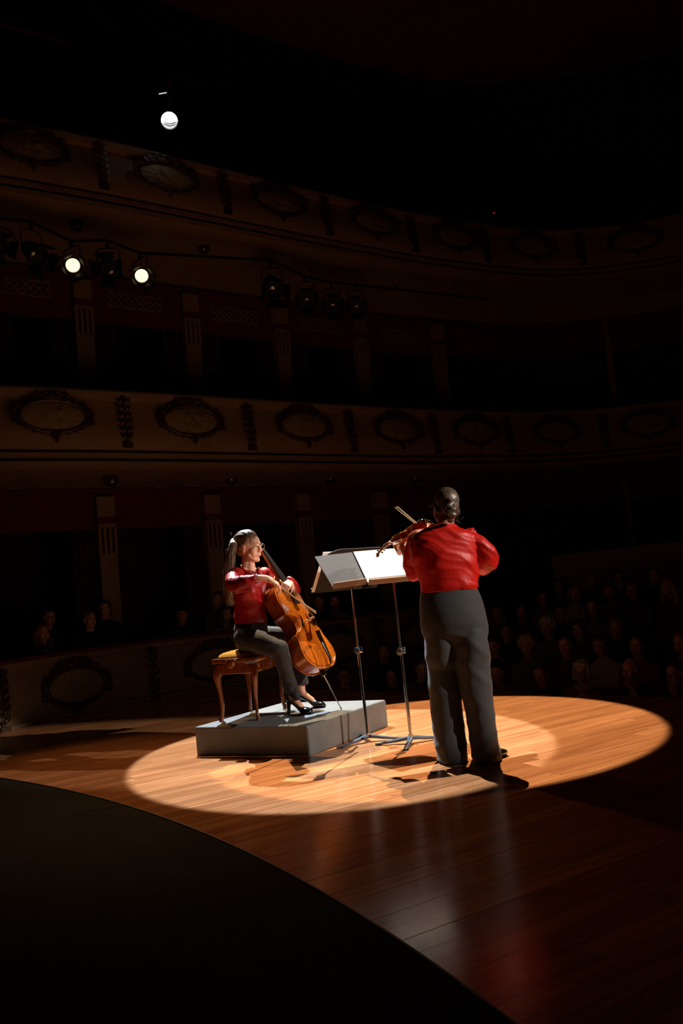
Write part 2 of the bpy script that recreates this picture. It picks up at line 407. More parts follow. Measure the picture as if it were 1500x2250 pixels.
# --- box front of the ground tier beside the stage
bm = bmesh.new()
sweep(bm, G, [(-.12, -1.3), (.06, -1.3), (.06, -.02), (.09, 0), (.09, .03), (.055, .05), (.06, .12), (.09, .25), (.09, .38), (.05, .52), (.02, .62), (.05, .64), (.05, .70), (-.12, .70)])
gf = struct('wall_boxes', bm, MT['plaster'], True)
bm = bmesh.new(); sweep(bm, G, [(-.14, .70), (.08, .70), (.085, .735), (.07, .75), (-.14, .75)]); fin('rail', bm, MT['red_wall'], gf, True)
for x, y in ((168, 1530), (478, 1462), (735, 1420), (922, 1385)): ornament(G, x, y, .33, .085, math.radians(-4), gf, 'med', .98)
for x, y in ((4, 1560), (335, 1480), (612, 1440), (825, 1385)): ornament(G, x, y, .33, .07, math.radians(-4), gf, 'leaf', .90)
# --- pilaster walls behind the balconies
CAPM = None
def pilaster(parent, px, py, z_top, z_bot, w=.26, thin=False):
    p, t, o = WK.hit(px, py, .06)
    R = Matrix((t, -o, Vector((0, 0, 1)))).transposed().to_4x4(); m = Matrix.Translation((p.x, p.y, 0)) @ R
    bm = bmesh.new()
    if thin:
        box(bm, (0, 0, (z_top+z_bot)/2), (.10, .10, z_top-z_bot), m); return fin('post', bm, MT['plaster'], parent, False)
    box(bm, (0, -.03, z_top-.145), (w, .14, .29), m)
    zc = z_top-.43
    # fluted capital: a slab with three deep slots, built from bars
    for k in range(4): box(bm, ((k-1.5)*w*.29, -.03, zc-.2), (w*.155, .14, .40), m)
    box(bm, (0, -.03, zc+.015), (w, .14, .05), m); box(bm, (0, .015, zc-.2), (w*.98, .04, .4), m)
    box(bm, (0, -.02, (zc-.38+z_bot)/2), (w*.98, .12, zc-.38-z_bot), m)
    pl = fin('pilaster', bm, MT['plaster'], parent, False)
    bm = bmesh.new(); box(bm, (0, -.02, z_top-.36), (w*.96, .12, .14), m); fin('necking', bm, MT['red_wall'], pl, False)
    return pl
def box_wall(name, z_floor, z_head, z_top, val_h, pils, posts, lattice):
    bm = bmesh.new(); sweep(bm, WK, [(-.10, z_head-val_h), (.02, z_head-val_h), (.02, z_head), (-.10, z_head)]); wl = struct(name, bm, MT['red_wall'])
    bm = bmesh.new(); sweep(bm, WK, [(-.10, z_head), (.0, z_head), (.0, z_top), (-.10, z_top)]); fin('frieze', bm, MT['plaster'], wl, False)
    bm = bmesh.new(); sweep(bm, WK, [(.0, z_head), (.07, z_head), (.07, z_head+.05), (.0, z_head+.05)]); fin('cornice', bm, MT['red_wall'], wl, False)
    bm = bmesh.new(); sweep(bm, WK, [(-1.5, z_floor), (-1.4, z_floor), (-1.4, z_top), (-1.5, z_top)]); fin('back_wall', bm, MT['maroon'], wl, False)
    bm = bmesh.new(); sweep(bm, WK, [(-1.45, z_floor-.1), (1.0, z_floor-.1), (1.0, z_floor), (-1.45, z_floor)]); fin('floor_slab', bm, MT['dark'], wl, False)
    for x, y in pils: pilaster(wl, x, y, z_head-.07, z_floor+.0)
    for x, y in posts: pilaster(wl, x, y, z_head, z_floor, thin=True)
    # drawn curtains at the sides of each opening
    for (x0, y0), (x1, y1) in zip(pils[:-1], pils[1:]):
        for x, y, sg in ((x0, y0, 1), (x1, y1, -1)):
            p, t, o = WK.hit(x, y, -.05); bm = bmesh.new(); n = 10; a = []; b = []
            for k in range(n+1):
                q = p + t*sg*(.14+.035*k) + o*(.035*math.sin(k*2.2))
                a.append(bm.verts.new((q.x, q.y, z_floor+.05))); b.append(bm.verts.new((q.x, q.y, z_head-.1)))
            for k in range(n): bm.faces.new((a[k], a[k+1], b[k+1], b[k]))
            c = fin('curtain', bm, MT['maroon'], wl); sm = c.modifiers.new('s', 'SOLIDIFY'); sm.thickness = .012
    for x0, x1, y0, y1 in lattice:                           # rows of pierced rings in the valance
        p0, t0, o0 = WK.hit(x0, y0, .04); p1, t1, o1 = WK.hit(x1, y1, .04)
        L = (p1-p0); L.z = 0; n = max(4, int(L.length/.105)); zc = (p0.z+p1.z)/2
        bm = bmesh.new(); z_ = zc
        for s in (-1, 1): tube(bm, [p0.xy.to_3d()+Vector((0, 0, z_+s*.115)), p1.xy.to_3d()+Vector((0, 0, z_+s*.115))], .008, 5)
        g = fin('grille', bm, MT['plaster'], wl, False)
        for k in range(n):
            for r in (-1, 1):
                q = p0.lerp(p1, (k+.5)/n); q.z = zc + r*.054
                o = link('ring', RING, None, g); o.matrix_world = Matrix.Translation(q) @ Matrix((t0, -o0, Vector((0, 0, 1)))).transposed().to_4x4()
    return wl
bm = bmesh.new(); tube(bm, [(.044*math.cos(t), 0, .044*math.sin(t)) for t in [2*PI*i/10 for i in range(11)]], .011, 4)
RING = bpy.data.meshes.new('ring'); bm.to_mesh(RING); bm.free(); RING.materials.append(MT['plaster'])
box_wall('wall_lower_boxes', .15, 2.86, 3.05, .52, [(-120, 1115), (229, 1135), (462, 1125), (662, 1116), (832, 1110), (985, 1105)], [(1372, 1060)], [])
box_wall('wall_upper_boxes', 3.6, 6.05, 6.6, .62, [(-60, 640), (177, 637), (413, 668), (611, 695), (786, 718), (957, 735)], [(1332, 740)],
         [(2, 112, 622, 641), (236, 358, 652, 676), (464, 566, 683, 702), (656, 742, 706, 722), (836, 914, 730, 746)])
# shallow arches in the frieze of the lower boxes
for px in (40, 160, 305, 420, 560):
    p, t, o = WK.hit(px, 1070, .02); p.z = 2.88
    bm = bmesh.new(); tube(bm, [p + t*(.27*math.cos(a)) + Vector((0, 0, .13*math.sin(a))) for a in [PI*i/10 for i in range(11)]], .012, 5)
    a_ = fin('trim_1', bm, MT['gilt']); a_['kind'] = 'structure'
# gallery back wall, hall ceiling, far wall
bm = bmesh.new(); sweep(bm, K, [(-3.2, 7.2), (-3.1, 7.2), (-3.1, 12.6), (-3.2, 12.6)]); struct('wall_back', bm, MT['dark'])
bm = bmesh.new(); box(bm, (1.5, 8, 12.75), (26, 24, .2))
struct('ceiling', bm, MT['ceiling'])
bm = bmesh.new(); box(bm, (4.6, 17.0, 3.2), (12, .15, 9.5), Matrix.Identity(4)); struct('wall_far', bm, MT['dark'])
# ------------------------------------------------------------------ stage floor
AN = Vector((.67, .743, 0)).normalized(); AD = Vector((.743, -.67, 0)).normalized(); S_EDGE = 7.02
DISC_C = Vector((-9.513, -2.029, 0)); DISC_R = 10.735
def clip(poly, n, c):
    """keep n.p <= c"""
    out = []
    for i in range(len(poly)):
        a, b = poly[i], poly[(i+1) % len(poly)]; da, db = n.dot(a)-c, n.dot(b)-c
        if da <= 0: out.append(a)
        if da*db < 0: out.append(a.lerp(b, da/(da-db)))
    return out
WL_N = Vector((-.80, .60, 0)); WL_C = WL_N.dot(Vector((-3.6, 9.9, 0)))+.35
HALF = [(AN, S_EDGE), (WL_N, WL_C), (Vector((1, 0, 0)), 4.4), (Vector((0, -1, 0)), -.9), (Vector((-1, 0, 0)), 5.2)]
base = [Vector(p) for p in ((-6, .5, 0), (5, .5, 0), (5, 14, 0), (-6, 14, 0))]
for n, c in HALF: base = clip(base, n, c)
bm = bmesh.new()
def prism(bm, poly, z0, z1):
    a = [bm.verts.new((p.x, p.y, z0)) for p in poly]; b = [bm.verts.new((p.x, p.y, z1)) for p in poly]
    bridge(bm, a, b); bm.faces.new(a[::-1]); bm.faces.new(b)
prism(bm, base, -.30, -.022)
floor = struct('floor', bm, MT['floor_edge'])
pd = Vector((math.cos(PLANK_AZ), math.sin(PLANK_AZ), 0)); pn = Vector((-pd.y, pd.x, 0)); PWD = .105
rr = random.Random(11); planks = []
for j in range(-50, 160):
    v0 = j*PWD; u = -9 + rr.uniform(0, 2)
    while u < 12:
        L = rr.uniform(1.5, 2.7)
        poly = [pd*u + pn*v0, pd*(u+L) + pn*v0, pd*(u+L) + pn*(v0+PWD), pd*u + pn*(v0+PWD)]
        g = .0006; ge = .0003
        poly = [poly[0]+pd*ge+pn*g, poly[1]-pd*ge+pn*g, poly[2]-pd*ge-pn*g, poly[3]+pd*ge-pn*g]
        u += L
        for n, c in HALF:
            if len(poly) >= 3: poly = clip(poly, n, c)
        if len(poly) < 3: continue
        if all((p-DISC_C).length < DISC_R-.25 for p in poly): continue
        ctr = sum(poly, Vector())/len(poly)
        if ctr.y < 1.2: continue
        ar = sum((poly[i]-poly[0]).cross(poly[i+1]-poly[0]).length for i in range(1, len(poly)-1))/2
        if ar < 1e-4: continue
        # share of the picture: how large it shows, nothing when outside the frame
        dd = ctr - CAM; inview = abs(ctr.x/ctr.y) < .52
        planks.append((ar/max(ctr.y, 1.5)**3*(1 if inview else .02), rr.uniform(-.0006, .0006), poly))
planks.sort(key=lambda t: -t[0])
for _, dz, poly in planks[:295]:
    bm = bmesh.new(); prism(bm, poly, -.022, dz); fin('plank', bm, MT['plank'], floor, False)
bm = bmesh.new()
for _, dz, poly in planks[295:]: prism(bm, poly, -.022, dz)
pl = fin('plank_field', bm, MT['plank_far'], floor, False); pl['kind'] = 'stuff'
# curved black floor that laps over the planks, with its dark nosing
bm = bmesh.new(); n = 160
arc = [DISC_C + Vector((DISC_R*math.cos(t), DISC_R*math.sin(t), 0)) for t in [math.radians(8+64*i/n) for i in range(n+1)]]
poly = [Vector((-5.2, .4, 0))] + [p for p in arc if p.x > -6 and p.y > .2] + [Vector((-5.2, 6.6, 0))]
prism(bm, [p for p in poly], -.02, .006)
bf = struct('floor_apron', bm, MT['black_floor'])
bm = bmesh.new(); tube(bm, [p+Vector((0, 0, .004)) for p in arc if p.x > -6 and p.y > .2], .009, 6); fin('nosing', bm, MT['floor_edge'], bf)
for a, b in (((150, 1792), (262, 1772)), ((20, 2140), (160, 2250))):
    p, q = onz(*a, .0062), onz(*b, .0062); bm = bmesh.new(); tube(bm, [p, p.lerp(q, .5), q], .0018, 4); fin('seam', bm, MT['floor_edge'], bf)
# stalls floor and its back parapet
bm = bmesh.new()
def sp(s, u, z): p = AN*s + AD*u; return bm.verts.new((p.x, p.y, z))
r0 = [sp(S_EDGE+.05, u, -1.2) for u in (-7, 7)]; r1 = [sp(S_EDGE+1.0, u, -1.2) for u in (-7, 7)]; r2 = [sp(15.0, u, .1) for u in (-7, 7)]
bm.faces.new((r0[0], r0[1], r1[1], r1[0])); bm.faces.new((r1[0], r1[1], r2[1], r2[0]))
sf = struct('floor_stalls', bm, MT['stall_floor'])
sm = sf.modifiers.new('s', 'SOLIDIFY'); sm.thickness = .1
bm = bmesh.new(); p0 = at(1212, 1222, 14.6); p1 = at(1700, 1165, 13.4)
for a, b in ((p0, p1),):
    vs = [bm.verts.new(v) for v in (Vector((a.x, a.y, -.6)), Vector((b.x, b.y, -.6)), Vector((b.x, b.y, b.z)), Vector((a.x, a.y, a.z)))]; bm.faces.new(vs)
pw = struct('wall_parapet', bm, MT['plaster']); sm = pw.modifiers.new('s', 'SOLIDIFY'); sm.thickness = .12
# ------------------------------------------------------------------ lamps and rigging
def aim(loc, target, roll=0):
    d = (Vector(target)-Vector(loc)).normalized()
    return Matrix.Translation(loc) @ d.to_track_quat('Y', 'Z').to_matrix().to_4x4() @ Matrix.Rotation(roll, 4, 'Y')
def lathe(bm, prof, n=24, m=None, close=False):
    """profile (r, y) revolved about local Y"""
    rings = []
    for r, y in prof:
        rings.append([bm.verts.new((r*math.cos(2*PI*i/n), y, r*math.sin(2*PI*i/n))) for i in range(n)])
    for a, b in zip(rings[:-1], rings[1:]): bridge(bm, a, b)
    if m is not None: bmesh.ops.transform(bm, matrix=m, verts=[v for r in rings for v in r])
    return rings
def fresnel(loc, target, label, lit, size=1.0, roll=0, group=None, long=False, down=True):
    root = empty('stage_spotlight', loc, label, 'spotlight', group); m = aim(loc, target, roll)
    S = Matrix.Scale(size, 4); m = m @ S; L = .34 if long else .24
    bm = bmesh.new(); lathe(bm, [(.0, -L), (.06, -L), (.085, -L+.03), (.10, -L+.10), (.105, -.02), (.118, -.015), (.118, .03), (.10, .03), (.098, .0)], 24, m); fin('housing', bm, MT['black'], root)
    bm = bmesh.new(); lathe(bm, [(.0, .016), (.03, .014), (.06, .008), (.085, -.002), (.096, -.012), (.0, -.02)], 24, m); fin('lens', bm, MT['warm_on'] if lit else MT['lens_off'], root)
    for a, open_ in ((0, .55), (PI/2, .5), (PI, .75), (-PI/2, .5)):
        bm = bmesh.new(); q = m @ Matrix.Rotation(a, 4, 'Y')
        vs = [bm.verts.new(q @ Vector(p)) for p in ((-.085, .03, .115), (.085, .03, .115), (.11, .03+.13*math.cos(open_), .115+.13*math.sin(open_)), (-.11, .03+.13*math.cos(open_), .115+.13*math.sin(open_)))]
        bm.faces.new(vs); b = fin('barn_door', bm, MT['black'], root); sm = b.modifiers.new('s', 'SOLIDIFY'); sm.thickness = .004
    up = Vector((0, 0, 1)); t = (m.to_3x3() @ Vector((1, 0, 0))).normalized(); c = m @ Vector((0, -.12, 0))
    bm = bmesh.new(); tube(bm, [c+t*.125*size, c+t*.13*size+up*.2*size, c+t*.10*size+up*.24*size, c-t*.10*size+up*.24*size, c-t*.13*size+up*.2*size, c-t*.125*size], .009, 6); fin('yoke', bm, MT['black'], root)
    bm = bmesh.new(); box(bm, c+up*.27*size, (.04, .04, .06)); tube(bm, [c+up*.24*size, c+up*.34*size], .012, 8); fin('clamp', bm, MT['black'], root)
    return root, c+up*.34*size
GP = 'unlit stage spotlights under the upper balcony'
def lamp_at(px, py, D): return at(px, py, D)
pipe = []
def add_f(px, py, D, label, lit=False, tgt=(0, 5.8, .6), **k):
    r, top = fresnel(at(px, py, D), tgt, label, lit, **k); return top
tops = [add_f(-4, 540, 9.55, 'unlit black spotlight cut off by the left picture edge', tgt=(2, 4, 1)),
        add_f(82, 562, 9.95, 'unlit round black spotlight left of both glowing warm lamps', tgt=(-2.2, 9, 4.2), size=1.15),
        fresnel(LAMPW1, (-.4, 3.2, .9), 'glowing warm spotlight with barn doors, the left one of the lit pair', True, .92, .5)[1],
        add_f(236, 590, 10.45, 'unlit black spotlight hanging between the two glowing warm lamps', tgt=(-2.6, 9.2, 5.1), size=1.15),
        fresnel(LAMPW2, (.1, 3.2, .9), 'glowing warm orange spotlight with barn doors, the right one of the lit pair', True, .92, .6)[1],
        add_f(602, 636, 12.0, 'unlit tall black spotlight hanging upright above the middle pilaster', tgt=(.2, 8, 2.2), size=1.2, long=True),
        add_f(674, 656, 12.35, 'unlit small reflector lamp, first of three in a row', tgt=(.1, 4, .8)),
        add_f(731, 668, 12.7, 'unlit small reflector lamp, middle of three in a row', tgt=(.1, 4, .8)),
        add_f(783, 672, 13.0, 'unlit small reflector lamp, last of three in a row', tgt=(.1, 4, .8))]
bm = bmesh.new(); tube(bm, [t for t in tops] + [tops[-1]+Vector((2.5, 1.4, 0))], .022, 8)
tag(fin('lighting_pipe', bm, MT['black']), 'long black lighting pipe carrying the spotlights under the upper balcony', 'pipe')
bm = bmesh.new(); p = at(30, 505, 9.6); tube(bm, [at(8, 500, 9.6), at(25, 508, 9.6), at(38, 530, 9.6), at(36, 548, 9.6), at(22, 556, 9.6), at(10, 556, 9.6)], .008, 6)
tag(fin('cable', bm, MT['black']), 'looped black cable hanging beside the leftmost spotlight', 'cable')
# the white profile spotlight on the upper balcony rail
root = empty('profile_spotlight', LAMP1, 'bright white profile spotlight shining above the upper balcony', 'spotlight')
mm = aim(LAMP1, CAM+Vector((0, 3, -.6)))
bm = bmesh.new(); lathe(bm, [(0, -.62), (.08, -.62), (.10, -.55), (.10, -.2), (.125, -.18), (.125, .02), (.118, .02), (.112, -.01)], 28, mm); fin('housing', bm, MT['black'], root)
bm = bmesh.new(); lathe(bm, [(0, .02), (.05, .016), (.09, .004), (.112, -.012), (0, -.03)], 28, mm)
bmesh.ops.bisect_plane(bm, geom=bm.verts[:]+bm.edges[:]+bm.faces[:], plane_co=mm @ Vector((0, 0, -.022)), plane_no=(mm.to_3x3() @ Vector((.12, 0, 1))), clear_inner=True)
fin('lens', bm, MT['lamp_on'], root)
bm = bmesh.new(); lathe(bm, [(0, .0), (.05, -.002), (.09, -.012), (.112, -.02), (0, -.04)], 28, mm); fin('reflector', bm, MT['lamp_refl'], root)
bm = bmesh.new()
for k, (z, w_) in enumerate(((-.026, .095), (-.055, .08))):
    tube(bm, [mm @ Vector((-w_, .022, z+.014)), mm @ Vector((0, .03, z-.012)), mm @ Vector((w_, .022, z+.016))], .0055, 6)
fin('lens_bar', bm, MT['black'], root)
bm = bmesh.new(); q = at(358, 205, LAMP1.y+.05); s_ = at(349, 206.5, LAMP1.y+.05); e_ = at(366, 203.5, LAMP1.y+.05)
tube(bm, [s_, e_], .0065, 6); fin('lit_slit', bm, MT['lamp_refl'], root)
bm = bmesh.new(); c = q+Vector((0, .06, .05)); box(bm, c, (.16, .12, .07)); t = (e_-s_).normalized()
tube(bm, [LAMP1+t*.15+Vector((0, .25, 0)), LAMP1+t*.15+Vector((0, .2, .38)), LAMP1-t*.15+Vector((0, .2, .38)), LAMP1-t*.15+Vector((0, .25, 0))], .012, 6); fin('yoke', bm, MT['black'], root)
bm = bmesh.new(); tube(bm, [LAMP1+Vector((0, .2, .38)), LAMP1+Vector((0, .2, .78))], .018, 8); box(bm, LAMP1+Vector((0, .2, .6)), (.09, .09, .12)); fin('hanger', bm, MT['brass'], root)
top1 = LAMP1+Vector((0, .2, .80))
bm = bmesh.new(); a = at(-20, 46, 10.6); b = at(158, 96, 11.2); tube(bm, [a, b], .03, 8)
tag(fin('lighting_pipe', bm, MT['seat_red']), 'dim reddish pipe crossing the dark upper left corner', 'pipe')
bm = bmesh.new(); tube(bm, [at(300, 149, 11.35), at(345, 161, 11.35), top1, at(520, 196, 11.5)], .02, 8); tube(bm, [top1, Vector((top1.x, top1.y, 12.66))], .008, 6)
tag(fin('lighting_pipe', bm, MT['black']), 'short pipe holding the bright white spotlight', 'pipe')
# small ceiling lamps under both balconies
def pendant(px, py, D, z_top, label, grp):
    p = at(px, py, D); root = empty('ceiling_lamp', p, label, 'lamp', grp)
    bm = bmesh.new(); lathe(bm, [(0, .05), (.14, .05), (.17, .03), (.15, 0), (.05, -.02), (.0, -.02)], 20, Matrix.Translation(p) @ Matrix.Rotation(PI/2, 4, 'X')); fin('rose', bm, MT['gilt'], root)
    bm = bmesh.new(); ball(bm, p-Vector((0, 0, .11)), (.10, .10, .12), 2); fin('shade', bm, MT['lens_off'], root)
    bm = bmesh.new(); ball(bm, p-Vector((0, 0, .0))+Vector((0, -.14, .0)), .014, 1); tube(bm, [p+Vector((0, 0, .04)), p-Vector((0, 0, .03))], .02, 8); fin('finial', bm, MT['brass'], root)
for k, (x, y, D, n_) in enumerate(((167, 474, 10.9, 'leftmost, above the left warm spotlight'), (446, 527, 12.1, 'second from the left, right of both warm spotlights'), (679, 569, 13.4, 'third, above the row of three small lamps'), (869, 605, 14.5, 'fourth, right of the three small lamps'))):
    pendant(x, y, D, 6.5, 'unlit brass lamp under the upper balcony, '+n_, 'ceiling lamps under the upper balcony')
for k, (x, y, D, n_) in enumerate(((243, 1037, 11.1, 'above the first pale pilaster'), (506, 1035, 12.4, 'above the second pale pilaster'), (724, 1035, 13.5, 'between the third and fourth pilaster'), (911, 1036, 14.5, 'left above the violinist\'s head'), (1068, 1034, 15.3, 'right above the violinist\'s head'))):
    pendant(x, y, D, 3.0, 'unlit brass lamp under the lower balcony, '+n_, 'ceiling lamps under the lower balcony')
# ------------------------------------------------------------------ riser
RZ = .218
A_, B_, C_ = onz(431, 1660), onz(682, 1661), onz(854, 1595)
rise = empty('stage_riser', B_, 'low grey painted wooden riser box under the cellist', 'platform')
D_ = A_ + (C_-B_)
bm = bmesh.new(); poly = [A_, B_, C_, D_]; ctr = sum(poly, Vector())/4
def rounded(poly, r):
    out = []
    n = len(poly)
    for i in range(n):
        a, b, c = poly[i-1], poly[i], poly[(i+1) % n]; u = (a-b).normalized(); v = (c-b).normalized()
        for t in (0, .25, .5, .75, 1): out.append((b+u*r)*(1-t)**2 + b*(2*t*(1-t)) + (b+v*r)*t*t)
    return out
def shrink(poly, d): return [p + (ctr-p).normalized()*d for p in poly]
levels = [(0, .004), (0, .010), (0, RZ-.016), (.004, RZ-.006), (.012, RZ-.001), (.018, RZ)]
prev = None
for d, z in levels:
    pp = rounded(shrink(poly, d), .022); r = [bm.verts.new((p.x, p.y, z)) for p in pp]
    if prev: bridge(bm, prev, r)
    else: bm.faces.new(r[::-1])
    prev = r
bm.faces.new(prev); fin('box', bm, MT['riser'], rise, False)
bm = bmesh.new()
for p in shrink(poly, .06): box(bm, (p.x, p.y, .003), (.05, .05, .006))
fin('foot_pads', bm, MT['black'], rise, False)
# ------------------------------------------------------------------ stool
SA, SB, SCc = onz(490, 1585, RZ), onz(566, 1582, RZ), onz(577, 1560, RZ)
sx = (SB-SA); SWd = sx.length; sx.normalize(); sy = Vector((-sx.y, sx.x, 0)); SL = .50
stool = empty('piano_stool', SA, 'polished brown wooden piano stool with curved legs and mustard seat', 'stool')
SO = SA; SH = .515
def st(x, y, z): return SO + sx*x + sy*y + Vector((0, 0, z))
SM = Matrix((sx, sy, Vector((0, 0, 1)))).transposed().to_4x4(); SM.translation = SO
def cabriole(cx, cy, ox, oy):
    """curved leg; ox, oy = outward direction"""
    bm = bmesh.new(); secs = []
    for z, o, w_ in ((0, .012, .016), (.02, .014, .017), (.05, .002, .013), (.12, -.006, .014), (.20, -.002, .017), (.28, .010, .021), (.34, .018, .027), (.375, .016, .031), (.40, .006, .030), (.44, .0, .026)):
        c = st(cx+ox*o, cy+oy*o, z); secs.append((c, (sx*ox+sy*oy).normalized()*w_*1.2, (sx*-oy+sy*ox).normalized()*w_))
    loft(bm, secs, 12); return bm
for cx, cy, ox, oy in ((0, 0, -.7, -.7), (SWd, 0, .7, -.7), (0, SL, -.7, .7), (SWd, SL, .7, .7)):
    fin('leg', cabriole(cx, cy, ox, oy), MT['stool_wood'], stool)
bm = bmesh.new()
for (x0, y0, x1, y1) in ((0, 0, SWd, 0), (0, SL, SWd, SL), (0, 0, 0, SL), (SWd, 0, SWd, SL)):
    box(bm, ((x0+x1)/2, (y0+y1)/2, .405), (abs(x1-x0)+.02, abs(y1-y0)+.02, .075), SM, .004)
fin('apron', bm, MT['stool_wood'], stool)
bm = bmesh.new(); box(bm, (SWd/2, SL/2, .475), (SWd+.09, SL+.09, .04), SM, .012); fin('seat_frame', bm, MT['stool_wood'], stool)
bm = bmesh.new(); secs = []
for z, k in ((.49, .98), (.505, 1.0), (.52, .96), (.533, .84), (.542, .6), (.546, .25)):
    n = 32; r = []
    for i in range(n):
        t = 2*PI*i/n; ct, s_ = math.cos(t), math.sin(t); pw = .38
        r.append(bm.verts.new(st(SWd/2+(SWd/2+.025)*k*math.copysign(abs(ct)**pw, ct), SL/2+(SL/2+.025)*k*math.copysign(abs(s_)**pw, s_), z)))
    if secs: bridge(bm, secs[-1], r)
    else: bm.faces.new(r[::-1])
    secs.append(r)
bm.faces.new(secs[-1]); fin('cushion', bm, MT['velvet'], stool)
bm = bmesh.new(); lathe(bm, [(0, .0), (.02, .0), (.02, .02), (.038, .028), (.042, .045), (.03, .06), (0, .064)], 20, SM @ Matrix.Translation((SWd/2, -.045, .462)) @ Matrix.Rotation(PI, 4, 'Z')); fin('knob', bm, MT['stool_wood'], stool)
bm = bmesh.new(); tube(bm, [st(SWd*.5, -.03, .43), st(SWd*.5, SL+.03, .43)], .006, 6); tube(bm, [st(.02, SL*.5, .39), st(SWd-.02, SL*.5, .45)], .006, 6); fin('screw_rod', bm, MT['steel_leg'], stool)
# ------------------------------------------------------------------ bowed instruments
HALFW = [(0, .0), (.004, .06), (.012, .12), (.035, .19), (.075, .245), (.12, .278), (.18, .292), (.24, .285), (.30, .262), (.345, .245), (.375, .245), (.392, .255), (.400, .243), (.41, .215), (.44, .182), (.48, .163), (.53, .157), (.57, .163), (.605, .182), (.628, .205), (.640, .222), (.650, .220), (.665, .208), (.70, .213), (.76, .224), (.81, .226), (.86, .215), (.905, .188), (.945, .140), (.975, .085), (.99, .045), (1.0, .022)]
def outline(L, grow=0.0):
    right = [(w_*L+grow*(1 if w_ > 0 else 0), y*L + (grow if y > .97 else (-grow if y < .02 else 0))) for y, w_ in HALFW]
    return right[1:] + [(-x, y) for x, y in right[1:]][::-1]
def instrument(root, L, M4, cello, m_top, m_back, m_rib):
    """local: x width, y from tail (0) to neck (L), z out of the front; M4 to world"""
    depth = L*(.150 if cello else .115); ht = L*(.034 if cello else .042); parts = {}
    def put(name, bm, m, smooth=True, par=None):
        bmesh.ops.transform(bm, matrix=M4, verts=bm.verts); return fin(name, bm, m, par or root, smooth)
    def plate(sgn, z0):
        bm = bmesh.new(); out = outline(L, L*.008); prev = None; cy = L*.5
        lv = [(1.0, -.006*L), (1.006, 0), (1.0, .004*L), (.94, .006*L), (.86, .35*ht+.006*L), (.72, .68*ht+.006*L), (.5, .9*ht+.006*L), (.25, ht+.006*L)]
        for s, h in lv:
            r = [bm.verts.new((x*s, cy+(y-cy)*(s if s < 1 else 1), z0+sgn*h)) for x, y in out]
            if prev: bridge(bm, prev, r)
            else: bm.faces.new(r)
            prev = r
        c = bm.verts.new((0, cy, z0+sgn*(ht+.006*L))); n = len(prev)
        for i in range(n): bm.faces.new((prev[i], prev[(i+1) % n], c))
        return bm
    put('front_plate', plate(1, 0), m_top); put('back_plate', plate(-1, -depth), m_back)
    bm = bmesh.new(); out = outline(L, -L*.004); a = [bm.verts.new((x, y, 0)) for x, y in out]; b = [bm.verts.new((x, y, -depth)) for x, y in out]; bridge(bm, a, b); put('ribs', bm, m_rib)
    bm = bmesh.new(); out = outline(L, 0)
    tube(bm, [Vector((x*.955, L*.5+(y-L*.5)*.965, .007*L+.0015)) for x, y in out]+[Vector((out[0][0]*.955, L*.5+(out[0][1]-L*.5)*.965, .007*L+.0015))], L*.0022, 4); put('purfling', bm, MT['ebony'])
    topz = ht+.006*L
    fl = L*.30; bm = bmesh.new()
    for s in (-1, 1):                                       # f holes as dark inlaid ribbons just proud of the varnish
        pts = []
        for k in range(15):
            t = k/14.0; yy = .385+.20*t; xx = .118 - .045*t + .022*math.sin((t-.5)*2.6*PI)*-1 if False else .112-.052*t+.014*math.sin(2*PI*t)
            r_ = math.hypot(xx/.20, (yy-.5)/.5); zz = topz*(1-min(1, (abs(xx)/.205))**2.2)*.98+.0035*L
            pts.append(Vector((s*xx*L, yy*L, zz)))
        tube(bm, pts, [L*.0085*(.35+1.0*math.sin(PI*(k+.5)/15)) for k in range(15)], 5)
        ball(bm, pts[0]+Vector((s*-.006*L, .004*L, -.001*L)), (L*.013, L*.013, L*.006), 1); ball(bm, pts[-1]+Vector((s*.004*L, -.004*L, 0)), (L*.010, L*.010, L*.005), 1)
    put('f_holes', bm, MT['ebony'])
    by = .50*L; bh = topz + L*(.092 if cello else .085)      # bridge
    bm = bmesh.new(); w1 = L*.058; w2 = L*.052
    for s in (-1, 1):
        loft(bm, [((s*w1, by, topz-.006*L), (L*.017, 0, 0), (0, L*.009, 0)), ((s*w1*.8, by, topz+(bh-topz)*.35), (L*.012, 0, 0), (0, L*.007, 0)), ((s*w1*.55, by, topz+(bh-topz)*.6), (L*.016, 0, 0), (0, L*.005, 0))], 8)
    loft(bm, [((-w2, by, bh-.022*L), (0, 0, L*.016), (0, L*.004, 0)), ((-w2*.4, by, bh-.016*L), (0, 0, L*.020), (0, L*.005, 0)), ((w2*.4, by, bh-.016*L), (0, 0, L*.020), (0, L*.005, 0)), ((w2, by, bh-.022*L), (0, 0, L*.016), (0, L*.004, 0))], 8)
    put('bridge', bm, MT['bridge'])
    bm = bmesh.new(); ty0, ty1 = .02*L, .36*L                 # tailpiece
    loft(bm, [((0, ty0, topz*.5+.04*L), (L*.016, 0, 0), (0, 0, L*.010)), ((0, ty0+.05*L, topz*.7+.05*L), (L*.022, 0, 0), (0, 0, L*.014)), ((0, ty1-.05*L, topz+.055*L), (L*.040, 0, 0), (0, 0, L*.012)), ((0, ty1, topz+.062*L), (L*.042, 0, 0), (0, 0, L*.010))], 10)
    tube(bm, [(0, ty0, topz*.5+.04*L), (0, -.012*L, .02*L), (0, -.016*L, -.05*L)], L*.006, 5); put('tailpiece', bm, MT['ebony'])
    nz = L*.028; NL = L*(.375 if cello else .38)              # neck to nut
    ang = math.radians(4.5)
    def nk(y, z=0.0): return Vector((0, L+y, nz+z-(y*math.tan(ang))))
    bm = bmesh.new()
